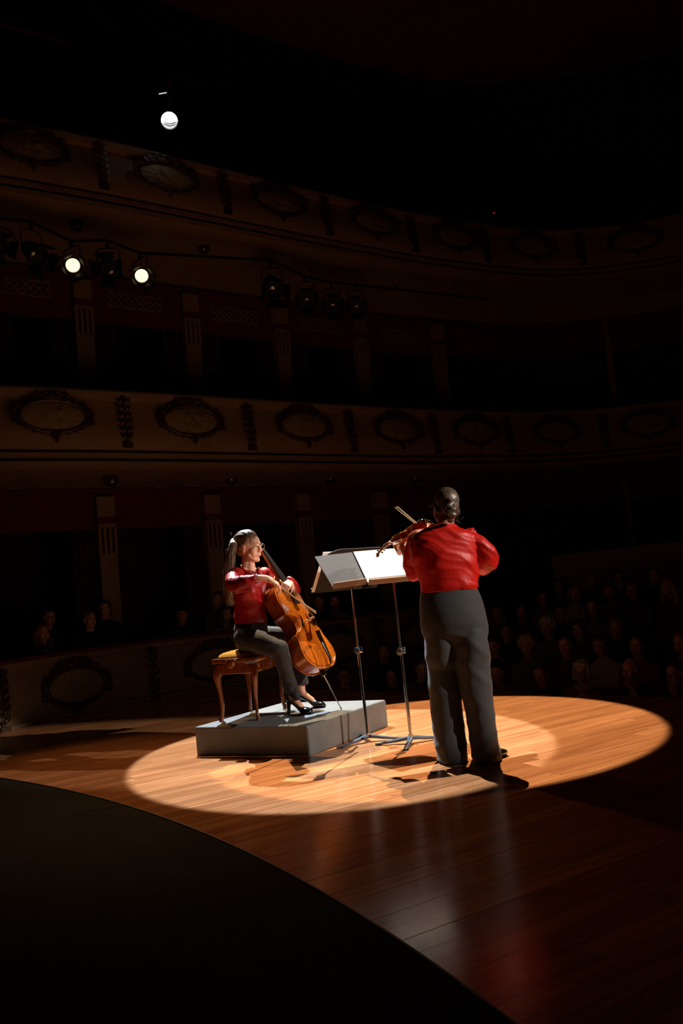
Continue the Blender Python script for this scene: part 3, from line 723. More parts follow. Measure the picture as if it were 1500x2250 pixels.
    loft(bm, [(Vector((0, L*.985, -depth*.55)), (L*.032, 0, 0), (0, 0, depth*.5)), (Vector((0, L+.03*L, -depth*.25)), (L*.030, 0, 0), (0, .01*L, depth*.32)), (nk(.07*L, -.018*L), (L*.026, 0, 0), (0, 0, L*.026)), (nk(NL*.6, -.014*L), (L*.023, 0, 0), (0, 0, L*.022)), (nk(NL, -.014*L), (L*.021, 0, 0), (0, 0, L*.021)),
              (nk(NL+.03*L, -.022*L), (L*.026, 0, 0), (0, 0, L*.030)), (nk(NL+.12*L, -.045*L), (L*.022, 0, 0), (0, 0, L*.030)), (nk(NL+.18*L, -.065*L), (L*.018, 0, 0), (0, 0, L*.026))], 12)
    sc = nk(NL+.215*L, -.085*L); pts = []; rad = []
    for k in range(22):
        t = k*.52; r = L*.046*(1-k/26.0); pts.append(sc+Vector((0, -r*math.cos(t)*-1*-1 if False else r*math.sin(t+2.2), r*math.cos(t+2.2)))); rad.append(L*.017*(1-k/40.0))
    tube(bm, pts, rad, 8); tube(bm, [sc-Vector((L*.026, 0, 0)), sc+Vector((L*.026, 0, 0))], L*.017, 8)
    put('neck', bm, m_rib)
    bm = bmesh.new(); fb0 = -.30*L
    loft(bm, [(nk(fb0, .012*L), (L*.040, 0, 0), (0, 0, L*.010)), (nk(0, .012*L), (L*.031, 0, 0), (0, 0, L*.011)), (nk(NL, .008*L), (L*.021, 0, 0), (0, 0, L*.010))], 10); put('fingerboard', bm, MT['ebony'])
    for k in range(4):
        s = (k-1.5)/1.5; bm = bmesh.new()
        tube(bm, [(s*L*.026, ty1-.01*L, topz+.072*L), (s*L*.043, by, bh+.003*L-abs(s)*L*.010), nk(NL, .024*L)+Vector((s*L*.015, 0, 0)), nk(NL+.06*L, -.01*L)], L*(.0018 if cello else .0022), 4); put('string', bm, MT['string'])
        pg = nk(NL+(.045+.035*k)*L, -.028*L-.01*L*k); sg = 1 if k % 2 else -1
        bm = bmesh.new(); tube(bm, [pg-Vector((sg*L*.03, 0, 0)), pg+Vector((sg*L*.05, 0, 0))], L*.0085, 8)
        ball(bm, pg+Vector((sg*L*.072, 0, 0)), (L*.026, L*.009, L*.021), 2); put('tuning_peg', bm, MT['ebony'])
    return depth, topz, by, bh, nk, NL
def bow(root, a, b, up, m_stick, scale=1.0):
    """frog end a, tip b, up = side of the stick away from the hair"""
    a = Vector(a); b = Vector(b); d = (b-a).normalized(); L = (b-a).length; up = (Vector(up) - d*Vector(up).dot(d)).normalized(); sd = d.cross(up)
    bm = bmesh.new(); pts = [a + d*(L*t) + up*(.013*scale - .008*scale*math.sin(PI*t)) for t in [k/14 for k in range(15)]]
    tube(bm, pts, [.0052*scale*(1-.3*k/14) for k in range(15)], 8)
    loft(bm, [(b-d*.004+up*.011*scale, d*.009*scale, sd*.004*scale), (b-d*.002+up*.004*scale, d*.009*scale, sd*.005*scale), (b-d*.0-up*.003*scale, d*.012*scale, sd*.005*scale)], 8); fin('stick', bm, m_stick, root)
    bm = bmesh.new(); q0 = a+d*.045*scale - up*.001; q1 = b-d*.008-up*.002
    vs = [bm.verts.new(v) for v in (q0+sd*.0055*scale, q1+sd*.0045*scale, q1-sd*.0045*scale, q0-sd*.0055*scale)]; vt = [bm.verts.new(v.co+up*.0015) for v in vs]
    bm.faces.new(vs[::-1]); bm.faces.new(vt); bridge(bm, vs, vt); fin('bow_hair', bm, MT['bow_hair'], root)
    bm = bmesh.new(); m = Matrix((d, sd, up)).transposed().to_4x4(); m.translation = a+d*.032*scale+up*.006*scale
    box(bm, (0, 0, 0), (.05*scale, .012*scale, .018*scale), m, .003); fin('frog', bm, MT['ebony'], root)
    bm = bmesh.new(); tube(bm, [a+up*.013*scale-d*.004, a+up*.013*scale+d*.012], .0062*scale, 8); fin('button', bm, MT['silver'], root)
# cello
CB, CT = at(707, 1474, 6.64), at(604, 1287, 6.80)
Yc = (CT-CB).normalized(); azn = math.radians(-27)
Nc = Vector((math.cos(azn), math.sin(azn), 0)); Nc = (Nc - Yc*Nc.dot(Yc)).normalized(); Xc = Yc.cross(Nc)
CL = (CT-CB).length
cello = empty('cello', onz(750, 1559, RZ), 'orange-brown varnished cello leaning against the seated musician', 'cello')
CM = Matrix((Xc, Yc, Nc)).transposed().to_4x4(); CM.translation = CB + Nc*CL*.075
cdep, ctop, cby, cbh, cnk, cNL = instrument(cello, CL, CM, True, MT['cello_top'], MT['cello_rib'], MT['cello_rib'])
tip = onz(750, 1559, RZ+.003); e0 = CM @ Vector((0, -.01, -cdep*.5))
bm = bmesh.new(); tube(bm, [e0, e0.lerp(tip, .55)], .0055, 8); tube(bm, [e0.lerp(tip, .5), tip], .0040, 8); tube(bm, [tip+(e0-tip)*.06, tip], .0062, 8); fin('endpin', bm, MT['chrome'], cello)
bm = bmesh.new(); tube(bm, [e0+Yc*.03, e0-Yc*.03], .022, 12); tube(bm, [e0-Yc*.012+Xc*-.04, e0-Yc*.012+Xc*.04], .006, 8); fin('endpin_collar', bm, MT['black_gloss'], cello)
# cello bow
CBA, CBB = at(602, 1281, 6.24), at(693, 1347, 6.66)
cb = empty('cello_bow', CBA, 'pale wooden cello bow in the seated musician\'s right hand', 'bow')
bow(cb, CBA, CBB, Vector((-.1, -.3, .9)), MT['bow_pale'], .95)
# violin
VD = 5.43
VT_, VS_ = at(947, 1150, 5.60), at(883, 1181, 5.83)
Yv = (VS_-VT_).normalized(); up = Vector((.10, .12, .95)); Nv = (up - Yv*up.dot(Yv)).normalized(); Xv = Yv.cross(Nv); VL = .356*1.04
violin = empty('violin', VT_, 'amber violin held on the standing musician\'s left shoulder', 'violin')
VM = Matrix((Xv, Yv, Nv)).transposed().to_4x4(); VM.translation = VT_
vdep, vtop, vby, vbh, vnk, vNL = instrument(violin, VL, VM, False, MT['violin'], MT['violin'], MT['violin'])
bm = bmesh.new(); ball(bm, VM @ Vector((-.05, .03, .026)), (.034, .038, .010), 2); tube(bm, [VM @ Vector((-.07, .0, .03)), VM @ Vector((-.07, -.008, -.03))], .005, 6); fin('chin_rest', bm, MT['ebony'], violin)
VBA, VBB = at(1053, 1263, 5.60), at(870, 1117, 5.72)
vb = empty('violin_bow', VBA, 'wooden violin bow crossing behind the standing musician\'s back', 'bow')
bow(vb, VBA, VBB, Vector((-.3, .0, .95)), MT['bow_pale'], 1.1)
# ------------------------------------------------------------------ music stands
def legbase(root, P, angs, R=.30):
    for a in angs:
        d = Vector((math.cos(math.radians(a)), math.sin(math.radians(a)), 0)); s = Vector((-d.y, d.x, 0)); U = Vector((0, 0, 1)); bm = bmesh.new()
        loft(bm, [(P+U*.040, s*.026, U*.016), (P+d*.05+U*.036, s*.024, U*.015), (P+d*.11+U*.026, s*.020, U*.013), (P+d*.20+U*.016, s*.018, U*.010), (P+d*(R-.02)+U*.012, s*.018, U*.009), (P+d*R+U*.010, s*.013, U*.007)], 8)
        fin('leg', bm, MT['steel_leg'], root)
        bm = bmesh.new(); box(bm, P+d*(R-.03)+U*.003, (.04, .03, .006)); fin('foot', bm, MT['black'], root, False)
def pole(root, P, top, zk, side):
    bm = bmesh.new(); d = (top-P); tk = (zk-P.z)/d.z; K_ = P+d*tk
    tube(bm, [P+Vector((0, 0, .03)), K_], .0125, 14); fin('lower_tube', bm, MT['chrome'], root)
    bm = bmesh.new(); tube(bm, [K_-d*.02, top], .0085, 12); fin('upper_tube', bm, MT['chrome'], root)
    bm = bmesh.new(); tube(bm, [P+Vector((0, 0, .028)), P+Vector((0, 0, .062))], .020, 14); fin('socket', bm, MT['chrome'], root)
    bm = bmesh.new(); tube(bm, [K_-Vector((0, 0, .028)), K_+Vector((0, 0, .022))], .020, 12); box(bm, K_+Vector((.018, .0, -.002)), (.03, .03, .045), None, .004); fin('collar', bm, MT['chrome'], root)
    bm = bmesh.new(); k0 = K_+Vector((0, 0, -.004)); lathe(bm, [(0, .0), (.010, .0), (.010, .02), (.024, .022), (.026, .03), (.024, .046), (.012, .048), (0, .048)], 14, aim(k0, k0+side)); fin('clamp_knob', bm, MT['steel_leg'], root)
P1 = onz(809, 1629); T1 = at(772, 1290, 6.58); P2 = onz(904, 1633); T2 = at(864, 1276, 6.20)
s1 = empty('music_stand', P1, 'chrome music stand with black desk turned towards the cellist', 'music stand', 'music stands on the stage')
s2 = empty('music_stand', P2, 'chrome music stand in front of the violinist with a white lit desk', 'music stand', 'music stands on the stage')
pole(s1, P1, T1, at(788, 1430, P1.y).z, Vector((-.4, -1, 0))); pole(s2, P2, T2, at(881, 1429, P2.y).z, Vector((-.45, -1, -.1)))
legbase(s1, P1, (-142, -14, 100)); legbase(s2, P2, (-104, 172, 14), .27)
def slab(root, name, pts, th, m, nrm=None, bev=False):
    """thin board through four corners, thickness th on the back"""
    pts = [Vector(p) for p in pts]
    if nrm is None: nrm = (pts[1]-pts[0]).cross(pts[3]-pts[0]).normalized()
    bm = bmesh.new(); a = [bm.verts.new(p) for p in pts]; b = [bm.verts.new(p+nrm*th) for p in pts]
    bridge(bm, a, b); bm.faces.new(a[::-1]); bm.faces.new(b); return fin(name, bm, m, root, False)
# violinist's desk
DN = Vector((math.cos(math.radians(-70)), math.sin(math.radians(-70)), 0)); tl = math.radians(40)
N2 = (DN*math.cos(tl)+Vector((0, 0, 1))*math.sin(tl)); W2 = Vector((math.cos(math.radians(20)), math.sin(math.radians(20)), 0)); H2 = N2.cross(W2)
if H2.z < 0: H2 = -H2
BL = at(808, 1281, 6.02); wd, hd = .50, None
TLt = at(776, 1213, 6.02+.26); H2 = (TLt-BL); hd = H2.length; H2.normalize(); N2 = W2.cross(H2).normalized()
if N2.y > 0: N2 = -N2
slab(s2, 'desk', [BL-N2*.012, BL+W2*wd-N2*.012, BL+W2*wd+H2*hd-N2*.012, BL+H2*hd-N2*.012], .006, MT['desk'], N2)
slab(s2, 'desk_lip', [BL-N2*.012-H2*.004, BL+W2*wd-N2*.012-H2*.004, BL+W2*wd-N2*.012-H2*.010, BL-N2*.012-H2*.010], .062, MT['lip'], N2)
slab(s2, 'lip_edge', [BL+N2*.046-H2*.004, BL+W2*wd+N2*.046-H2*.004, BL+W2*wd+N2*.046-H2*.024, BL+N2*.046-H2*.024], .004, MT['lip'], N2)
# folding side wing of the same stand
w0 = at(731, 1291, 5.96); w1 = at(804, 1280.5, 6.015); w2 = at(773, 1213.5, 6.28); w3 = at(691, 1223, 6.21); wn = (w1-w0).cross(w3-w0).normalized()
if wn.y > 0: wn = -wn
slab(s2, 'side_wing', [w0-wn*.01, w1-wn*.01, w2-wn*.01, w3-wn*.01], .006, MT['desk'], wn)
slab(s2, 'desk_lip', [w0-wn*.01-H2*.002, w1-wn*.01-H2*.002, w1-wn*.01-H2*.008, w0-wn*.01-H2*.008], .058, MT['lip'], wn)
bm = bmesh.new(); tube(bm, [T2, BL+W2*.30+H2*.10-N2*.02], .009, 8); fin('desk_bracket', bm, MT['desk'], s2); bm = bmesh.new(); box(bm, BL+W2*.0+H2*.01-N2*.03, (.07, .02, .04)); fin('wing_hinge', bm, MT['desk'], s2)
sh = slab(None, 'sheet_music', [BL+W2*.002-N2*.0035+H2*.002, BL+W2*(wd+.03)-N2*.0035+H2*.002, BL+W2*(wd+.03)-N2*.0035+H2*(hd+.004), BL+W2*.002-N2*.0035+H2*(hd+.004)], .0035, MT['paper'], N2)
tag(sh, 'bright white sheet music pages on the violinist\'s stand', 'sheet music')
for r in range(9):                                           # staves, flat print on the page
    y = hd*(.12+.095*r); bm = bmesh.new()
    for c0 in (.02, .27):
        for q in range(5):
            yy = y+q*.0026; vs = [bm.verts.new(BL+W2*x+H2*(yy+e)+N2*.0006) for x, e in ((c0, 0), (c0+.22, 0), (c0+.22, .0006), (c0, .0006))]; bm.faces.new(vs)
    fin('stave', bm, MT['ink'], sh, False)
cd = slab(None, 'music_folder', [w0-wn*.0035, w1-wn*.0035, w2-wn*.0035, w3-wn*.0035], .004, MT['card'], wn)
tag(cd, 'plain grey folder page on the left wing of the violinist\'s stand', 'folder')
# cellist's desk, seen from behind
b0 = at(692, 1302, 6.50); b1 = at(828, 1289, 6.88); H1 = (at(718, 1214, 6.36)-b0); W1 = (b1-b0); n1 = H1.cross(W1).normalized()
if n1.y < 0: n1 = -n1
bm = bmesh.new(); L1, h1 = W1.length, H1.length; w_, h_ = W1.normalized(), H1.normalized()
shp = [(0, 0), (L1, 0), (L1, h1*.88), (L1*.96, h1*.98), (L1*.82, h1*1.06), (L1*.18, h1*1.06), (L1*.07, h1*1.0), (0, h1*.90)]
a = [bm.verts.new(b0+w_*x+h_*y) for x, y in shp]; b = [bm.verts.new(b0+w_*x+h_*y+n1*.004) for x, y in shp]; bridge(bm, a, b); bm.faces.new(a); bm.faces.new(b[::-1]); fin('desk', bm, MT['desk'], s1, False)
bm = bmesh.new(); a = [bm.verts.new(b0+w_*x+h_*y) for x, y in ((0, 0), (L1, 0), (L1, -.006), (0, -.006))]; b = [bm.verts.new(v.co+n1*.07) for v in a]; bridge(bm, a, b); bm.faces.new(a); bm.faces.new(b[::-1]); fin('desk_lip', bm, MT['desk'], s1, False)
bm = bmesh.new(); tube(bm, [T1, b0+w_*L1*.55+h_*h1*.25-n1*.006], .009, 8); box(bm, b0+w_*L1*.55+h_*h1*.25-n1*.008, (.06, .02, .06)); fin('desk_bracket', bm, MT['black'], s1)
q0 = b0-w_*.032+n1*.006
sc_ = slab(None, 'sheet_music', [q0, q0+w_*(L1*.9), q0+w_*(L1*.9)+h_*(h1*.98), q0+h_*(h1*1.0)], .004, MT['paper'], n1)
tag(sc_, 'white score pages on the cellist\'s stand, seen from behind', 'sheet music')
# ------------------------------------------------------------------ people
def orient(az, pitch=0.0, roll=0.0, loc=(0, 0, 0), s=1.0):
    """forward +X at azimuth az (deg), pitch up, roll"""
    return Matrix.Translation(Vector(loc)) @ Matrix.Rotation(math.radians(az), 4, 'Z') @ Matrix.Rotation(math.radians(-pitch), 4, 'Y') @ Matrix.Rotation(math.radians(roll), 4, 'X') @ Matrix.Scale(s, 4)
def tb(bm, M4, fn):
    t = bmesh.new(); fn(t); bmesh.ops.transform(t, matrix=M4, verts=t.verts)
    me = bpy.data.meshes.new('t'); t.to_mesh(me); t.free(); bm.from_mesh(me); bpy.data.meshes.remove(me)
def head_prims(b, fem=True):
    ball(b, (-.018, 0, .028), (.094, .075, .095), 3)
    ball(b, (.026, 0, -.035), (.058, .056, .078), 3)
    ball(b, (.045, 0, .035), (.042, .056, .055), 3)
    ball(b, (.069, 0, -.090), (.021, .022, .020), 2)
    caps(b, (.030, .045, -.055), (.062, .012, -.092), .020, .016); caps(b, (.030, -.045, -.055), (.062, -.012, -.092), .020, .016)
    caps(b, (.082, 0, .016), (.101, 0, -.020), .0085, .0118); ball(b, (.099, .010, -.024), (.010, .008, .008), 2); ball(b, (.099, -.010, -.024), (.010, .008, .008), 2)
    caps(b, (.073, -.034, .031), (.079, -.008, .028), .012, .010); caps(b, (.073, .034, .031), (.079, .008, .028), .012, .010)
    for s in (-1, 1):
        ball(b, (.050, s*.036, -.020), (.032, .026, .030), 2); ball(b, (.050, s*.026, -.048), (.034, .028, .030), 2)
        ball(b, (-.006, s*.077, -.004), (.018, .007, .030), 2); caps(b, (-.010, s*.080, .018), (.006, s*.080, .016), .006); ball(b, (.0, s*.074, -.030), (.010, .007, .012), 2)
    caps(b, (.084, -.018, -.054), (.084, .018, -.054), .011, .011); ball(b, (.090, 0, -.050), (.010, .016, .009), 2)
def face_bits(root, M4, hair_mat, s=1.0, lipm='lips'):
    def put(name, fn, m, par=None):
        b = bmesh.new(); fn(b); bmesh.ops.transform(b, matrix=M4, verts=b.verts); return fin(name, b, m, par or root)
    for sd in (-1, 1):
        e = put('eye', lambda b: ball(b, (.0745, sd*.0305, .009), (.0115, .0145, .0085), 2), MT['eye_white'])
        put('iris', lambda b: ball(b, (.0835, sd*.0300, .009), (.0040, .0060, .0062), 2), MT['iris'], e)
        put('eyebrow', lambda b: tube(b, [(.0865, sd*.012, .030), (.0865, sd*.020, .0345), (.0830, sd*.032, .0365), (.0730, sd*.046, .034)], [.0022, .0030, .0028, .0014], 5), hair_mat)
        put('eyelid', lambda b: tube(b, [(.0845, sd*.018, .012), (.0855, sd*.029, .0175), (.0775, sd*.043, .012)], [.0018, .0026, .0016], 5), hair_mat)
    put('lips', lambda b: (caps(b, (.0885, -.021, -.0525), (.0950, .0, -.0500), .0022, .0046), caps(b, (.0885, .021, -.0525), (.0950, .0, -.0500), .0022, .0046), caps(b, (.0885, -.018, -.0560), (.0935, .0, -.0585), .0025, .0048), caps(b, (.0885, .018, -.0560), (.0935, .0, -.0585), .0025, .0048)), MT[lipm])
def hand(b, wrist, d, pn, thumb, curl=(.5, .5, .5, .5), s=1.0, spread=.06, thumb_in=.5):
    """d: wrist to knuckles, pn: where the palm faces, thumb: +1/-1 side of d x pn"""
    wrist = Vector(wrist); d = Vector(d).normalized(); pn = Vector(pn); pn = (pn-d*pn.dot(d)).normalized(); lat = d.cross(pn)*thumb
    for k in range(4):
        o = (k-1.5)*-.0195*s
        caps(b, wrist+d*.008*s+lat*o*.55, wrist+d*.082*s+lat*o, .0145*s, .0115*s)
    caps(b, wrist+d*.015*s+pn*.006*s, wrist+d*.06*s+pn*.006*s, .016*s, .014*s)
    for k, (ln, c) in enumerate(zip((.92, 1.0, .95, .76), curl)):
        o = (k-1.5)*-.0200*s; p = wrist+d*.084*s+lat*o; dd = (d + lat*(-(k-1.5)*spread)).normalized()
        r = .0088*s
        for j, sl in enumerate((.044, .028, .022)):
            a_ = c*(.9 if j == 0 else 1.15); ax = dd.cross(pn)
            dn = (dd*math.cos(a_) + pn*math.sin(a_)); pn2 = (pn*math.cos(a_) - dd*math.sin(a_)) if j >= 0 else pn
            q = p+dn*sl*ln*s; caps(b, p, q, r, r*.9); p = q; r *= .9
            if j == 0: pk = pn
            dd = dn.normalized(); pn = pn2.normalized()
        pn = pk; pn = (pn - d*pn.dot(d)).normalized()
    t0 = wrist+d*.022*s+lat*.020*s; td = (d*.7+lat*.75+pn*.25).normalized(); t1 = t0+td*.042*s
    td2 = (d*.9+lat*(.45-thumb_in)+pn*thumb_in).normalized(); t2 = t1+td2*.032*s; t3 = t2+(td2*.8+pn*.5*thumb_in).normalized()*.024*s
    caps(b, t0, t1, .014*s, .011*s); caps(b, t1, t2, .011*s, .0095*s); caps(b, t2, t3, .0095*s, .008*s)
def fold_fn(freqs, mask=None):
    """displace along the normal by ridged folds: (dir, cycles per m, amp, warp, phase, sharp)"""
    def f(co, nr):
        d = np.zeros(len(co))
        for dv, fr, amp, warp, ph, sh in freqs:
            dv = np.array(dv, float); dv /= np.linalg.norm(dv)
            w1 = np.sin(co[:, 2]*9+co[:, 0]*7+ph) + .6*np.sin(co[:, 0]*17-co[:, 2]*13+2*ph) + .4*np.sin(co[:, 1]*21+co[:, 2]*5)
            q = co@dv*fr + warp*w1 + ph
            am = amp*(.45+.55*np.sin(co[:, 0]*11+co[:, 2]*8.3+ph*3)**2)
            d += am*(ridges(q, sh)-.35)
        if mask is not None: d = d*mask(co)
        return co + nr*d[:, None]
    return f
def sec(xl, xr, y, D, ry, tilt=0.0, wy=None):
    """section of a garment seen between pixels xl..xr on row y"""
    a = at(xl, y, D); b = at(xr, y, D); c = (a+b)/2; x = (b-a)/2
    if wy is None: yv = Vector((-x.y, x.x, 0)).normalized() if x.xy.length > 1e-6 else Vector((0, 1, 0))
    return c, x, Vector((0, ry, tilt))
# ================= standing violinist, seen from behind
vi = empty('person', onz(1020, 1672), 'standing woman seen from behind in red satin blouse and wide dark trousers playing', 'person')
HV = at(977, 1115, 5.44); HVM = orient(112, -4, 4, HV, 1.0)
b = bmesh.new(); tb(b, HVM, head_prims)
def vp(x, y, D): return at(x, y, D)
nk0 = HVM @ Vector((-.02, 0, -.06)); nk1 = vp(974, 1172, 5.43)
caps(b, nk0, nk1, .054, .060)
sL, sR = vp(914, 1190, 5.46), vp(1036, 1184, 5.42); pel = vp(992, 1345, 5.43); chest = vp(975, 1225, 5.45)
caps(b, nk1-Vector((0, 0, .03)), sL-Vector((0, 0, .015)), .034, .034); caps(b, nk1-Vector((0, 0, .03)), sR-Vector((0, 0, .015)), .034, .034); loft(b, [(nk1, (.06, 0, 0), (0, .05, 0)), (vp(975, 1200, 5.44), (.14, 0, 0), (0, .075, 0)), (chest, (.13, 0, 0), (0, .09, 0)), (vp(982, 1285, 5.44), (.115, 0, 0), (0, .08, 0)), (pel, (.15, 0, 0), (0, .10, 0))], 16)
eL = vp(912, 1258, 5.56); wL = vp(884, 1203, 5.80)
caps(b, sL, eL, .046, .036); caps(b, eL, wL, .037, .024)
eR = vp(1077, 1238, 5.50); wR = vp(1048, 1244, 5.70)
caps(b, sR, eR, .040, .036); caps(b, eR, wR, .036, .024)
fL, fR = vp(992, 1668, 5.46), vp(1066, 1664, 5.38)
caps(b, vp(965, 1370, 5.44), vp(975, 1510, 5.46), .075, .05); caps(b, vp(975, 1510, 5.46), fL+Vector((0, 0, .09)), .05, .035)
caps(b, vp(1030, 1370, 5.42), vp(1048, 1510, 5.42), .075, .05); caps(b, vp(1048, 1510, 5.42), fR+Vector((0, 0, .09)), .05, .035)
for f_, a_ in ((fL, 75), (fR, 60)):
    dd = Vector((math.cos(math.radians(a_)), math.sin(math.radians(a_)), 0)); caps(b, f_+Vector((0, 0, .08)), f_+dd*.16+Vector((0, 0, .025)), .030, .024)
# left hand at the violin neck: palm up around the neck, fingers over the strings
hd = (vnk(vNL*.34)); hp = VM @ hd; wl2 = hp + Vector((.045, -.02, -.085))
caps(b, wL, wl2, .025, .023); hand(b, wl2, (hp-wl2)+Vector((.0, .0, .03)), Vector((-.75, .45, .1)), -1, (.75, .85, .9, .95), .92, .05, .4)
# right hand round the bow frog
hr = VBA + (VBB-VBA).normalized()*.045; wr2 = hr + Vector((.035, .02, .055))
caps(b, wR, wr2, .024, .022); hand(b, wr2, (hr-wr2)*1.0+Vector((-.03, .01, -.01)), Vector((-.2, -.5, -.5)), -1, (.55, .6, .65, .7), .9, .03, .6)
remesh('body', b, .0046, MT['skin'], vi, 6)
face_bits(vi, HVM, MT['hair_br'])
# hair: smooth cap pulled back into a twisted low roll
def grooves(center, M4i, amp, fr):
    R = np.array(M4i.to_3x3()); T = np.array(M4i.translation)
    def f(co, nr):
        l = co@R.T + T
        an = np.arctan2(l[:, 1], l[:, 2]-.0); r = np.sin(an*fr + 6*l[:, 0]*3 + 2*np.sin(l[:, 0]*30)) + .5*np.sin(an*fr*2.3+l[:, 0]*40)
        return co + nr*(amp*r)[:, None]
    return f
def capfn(t):
    ball(t, (-.030, 0, .040), (.093, .083, .093), 3); ball(t, (-.048, 0, .0), (.070, .074, .075), 3); ball(t, (-.045, 0, -.03), (.052, .062, .058), 3); ball(t, (-.052, 0, -.065), (.036, .048, .035), 2)
    for s in (-1, 1): caps(t, (.02, s*.068, .045), (-.04, s*.066, -.035), .018, .024)
b = bmesh.new(); tb(b, HVM, capfn)
hv = remesh('hair', b, .005, MT['hair_br'], vi, 5, fn=grooves(None, HVM.inverted(), .0006, 34))
rr = random.Random(5)
b = bmesh.new(); B0 = at(990, 1124, 5.30)
prevq = [at(986, 1098, 5.335), at(992, 1106, 5.312), at(984, 1113, 5.298), at(995, 1119, 5.29), at(985, 1126, 5.292), at(996, 1132, 5.30), at(986, 1138, 5.315), at(990, 1144, 5.335)]
for a_, c_ in zip(prevq[:-1], prevq[1:]): caps(b, a_, c_, .018, .018)
for a_ in prevq: ball(b, a_, (.024, .016, .017), 2)
for k in range(9):
    t = k*.7; q = B0+Vector((math.cos(t)*.018, .012, math.sin(t)*.022+.0)); q2 = B0+Vector((math.cos(t+1.2)*.024, -.006, math.sin(t+1.2)*.026)); caps(b, q, q2, .010, .008)
remesh('hair_roll', b, .0038, MT['hair_br'], hv, 4, fn=grooves(None, HVM.inverted(), .0005, 40))
def wisps(name, par, m, starts, length, down, n, seed, rad=.0009, jz=.008):
    r = random.Random(seed); bm = bmesh.new()
    for k in range(n):
        p = Vector(starts[r.randrange(len(starts))]) + Vector((r.uniform(-.008, .008), r.uniform(-.008, .008), r.uniform(-jz, jz))); d = Vector(down) + Vector((r.uniform(-1, 1), r.uniform(-1, 1), r.uniform(-.7, .7)))*.8
        pts = [p]; L_ = length*r.uniform(.5, 1.2); c = Vector((r.uniform(-1, 1), r.uniform(-1, 1), r.uniform(-1, 1)))*.35
        for j in range(6): d = (d + c).normalized(); pts.append(pts[-1]+d*L_/6)
        tube(bm, pts, [rad*(1-.12*j) for j in range(7)], 3)
    o = fin(name, bm, m, par); o['kind'] = 'stuff'; return o
wisps('loose_hair', hv, MT['hair_br'], [at(1009, 1120, 5.42), at(1006, 1128, 5.42), at(947, 1112, 5.5), at(985, 1082, 5.42), at(1002, 1142, 5.36), at(962, 1085, 5.45)], .05, (0, 0, -.2), 46, 2, .0007)
b = bmesh.new(); g0 = HVM @ Vector((.085, .07, .012))
tube(b, [HVM @ Vector((-.0, .084, .02)), HVM @ Vector((.09, .072, .02)), HVM @ Vector((.105, .055, .02))], .0016, 6)
for s in (-1, 1): tube(b, [HVM @ Vector((.106-.006*abs(math.cos(t)), s*(.033+.024*math.cos(t)), .008+.019*math.sin(t))) for t in [2*PI*k/16 for k in range(17)]], .0014, 5)
tube(b, [HVM @ Vector((.0, -.084, .02)), HVM @ Vector((.09, -.072, .02)), HVM @ Vector((.105, -.055, .02))], .0016, 6)
fin('glasses', b, MT['black'], vi)
# blouse
b = bmesh.new()
S_ = [(949, 1001, 1151, 5.435, .066), (941, 1008, 1158, 5.435, .078), (926, 1026, 1165, 5.43, .10), (906, 1042, 1174, 5.43, .115), (897, 1048, 1188, 5.43, .128), (896, 1050, 1205, 5.43, .138), (902, 1050, 1225, 5.43, .142), (910, 1049, 1250, 5.43, .14), (917, 1050, 1272, 5.43, .138), (923, 1051, 1287, 5.43, .136), (926, 1048, 1296, 5.43, .128)]
loft(b, [sec(*s) for s in S_], 40)
def chain(b, pts, n=14):
    for (p, r), (q, r2) in zip(pts[:-1], pts[1:]): caps(b, p, q, r, r2, n)
# right sleeve: gathered head, big puff, ends at the cuff in front
chain(b, [(vp(1034, 1186, 5.43), .060), (vp(1052, 1196, 5.43), .068), (vp(1064, 1216, 5.44), .082), (vp(1070, 1233, 5.48), .079), (vp(1064, 1245, 5.56), .060), (vp(1052, 1248, 5.66), .034)])
for x_, y_, r_ in ((1034, 1166, .020), (1041, 1168, .018), (1045, 1174, .020), (1040, 1178, .026)): ball(b, vp(x_, y_, 5.42), (r_*1.1, r_, r_*.8), 2)
caps(b, vp(1026, 1166, 5.43), vp(1040, 1160.5, 5.43), .016, .009)
# left sleeve: falls from the raised arm
chain(b, [(vp(911, 1188, 5.46), .056), (vp(903, 1212, 5.50), .056), (vp(903, 1238, 5.54), .056), (vp(909, 1260, 5.55), .058)])
chain(b, [(vp(909, 1262, 5.56), .052), (vp(899, 1244, 5.66), .044), (vp(896, 1228, 5.74), .034), (vp(893, 1218, 5.78), .027)])
foldv = fold_fn([((.42, .1, 1.0), 4.6, .011, .20, .30, 2.6), ((.62, 0, 1.0), 8.0, .0045, .34, 1.4, 3.0), ((-.9, 0, .45), 5, .004, .25, 2.1, 2.0), ((.5, 0, 1.0), 19, .0020, .5, .8, 2.5)],
                lambda c: np.clip((1.62-c[:, 2])/.18, .25, 1.0))
bl = remesh('blouse', b, .0052, MT['satin'], vi, 9, fn=foldv)
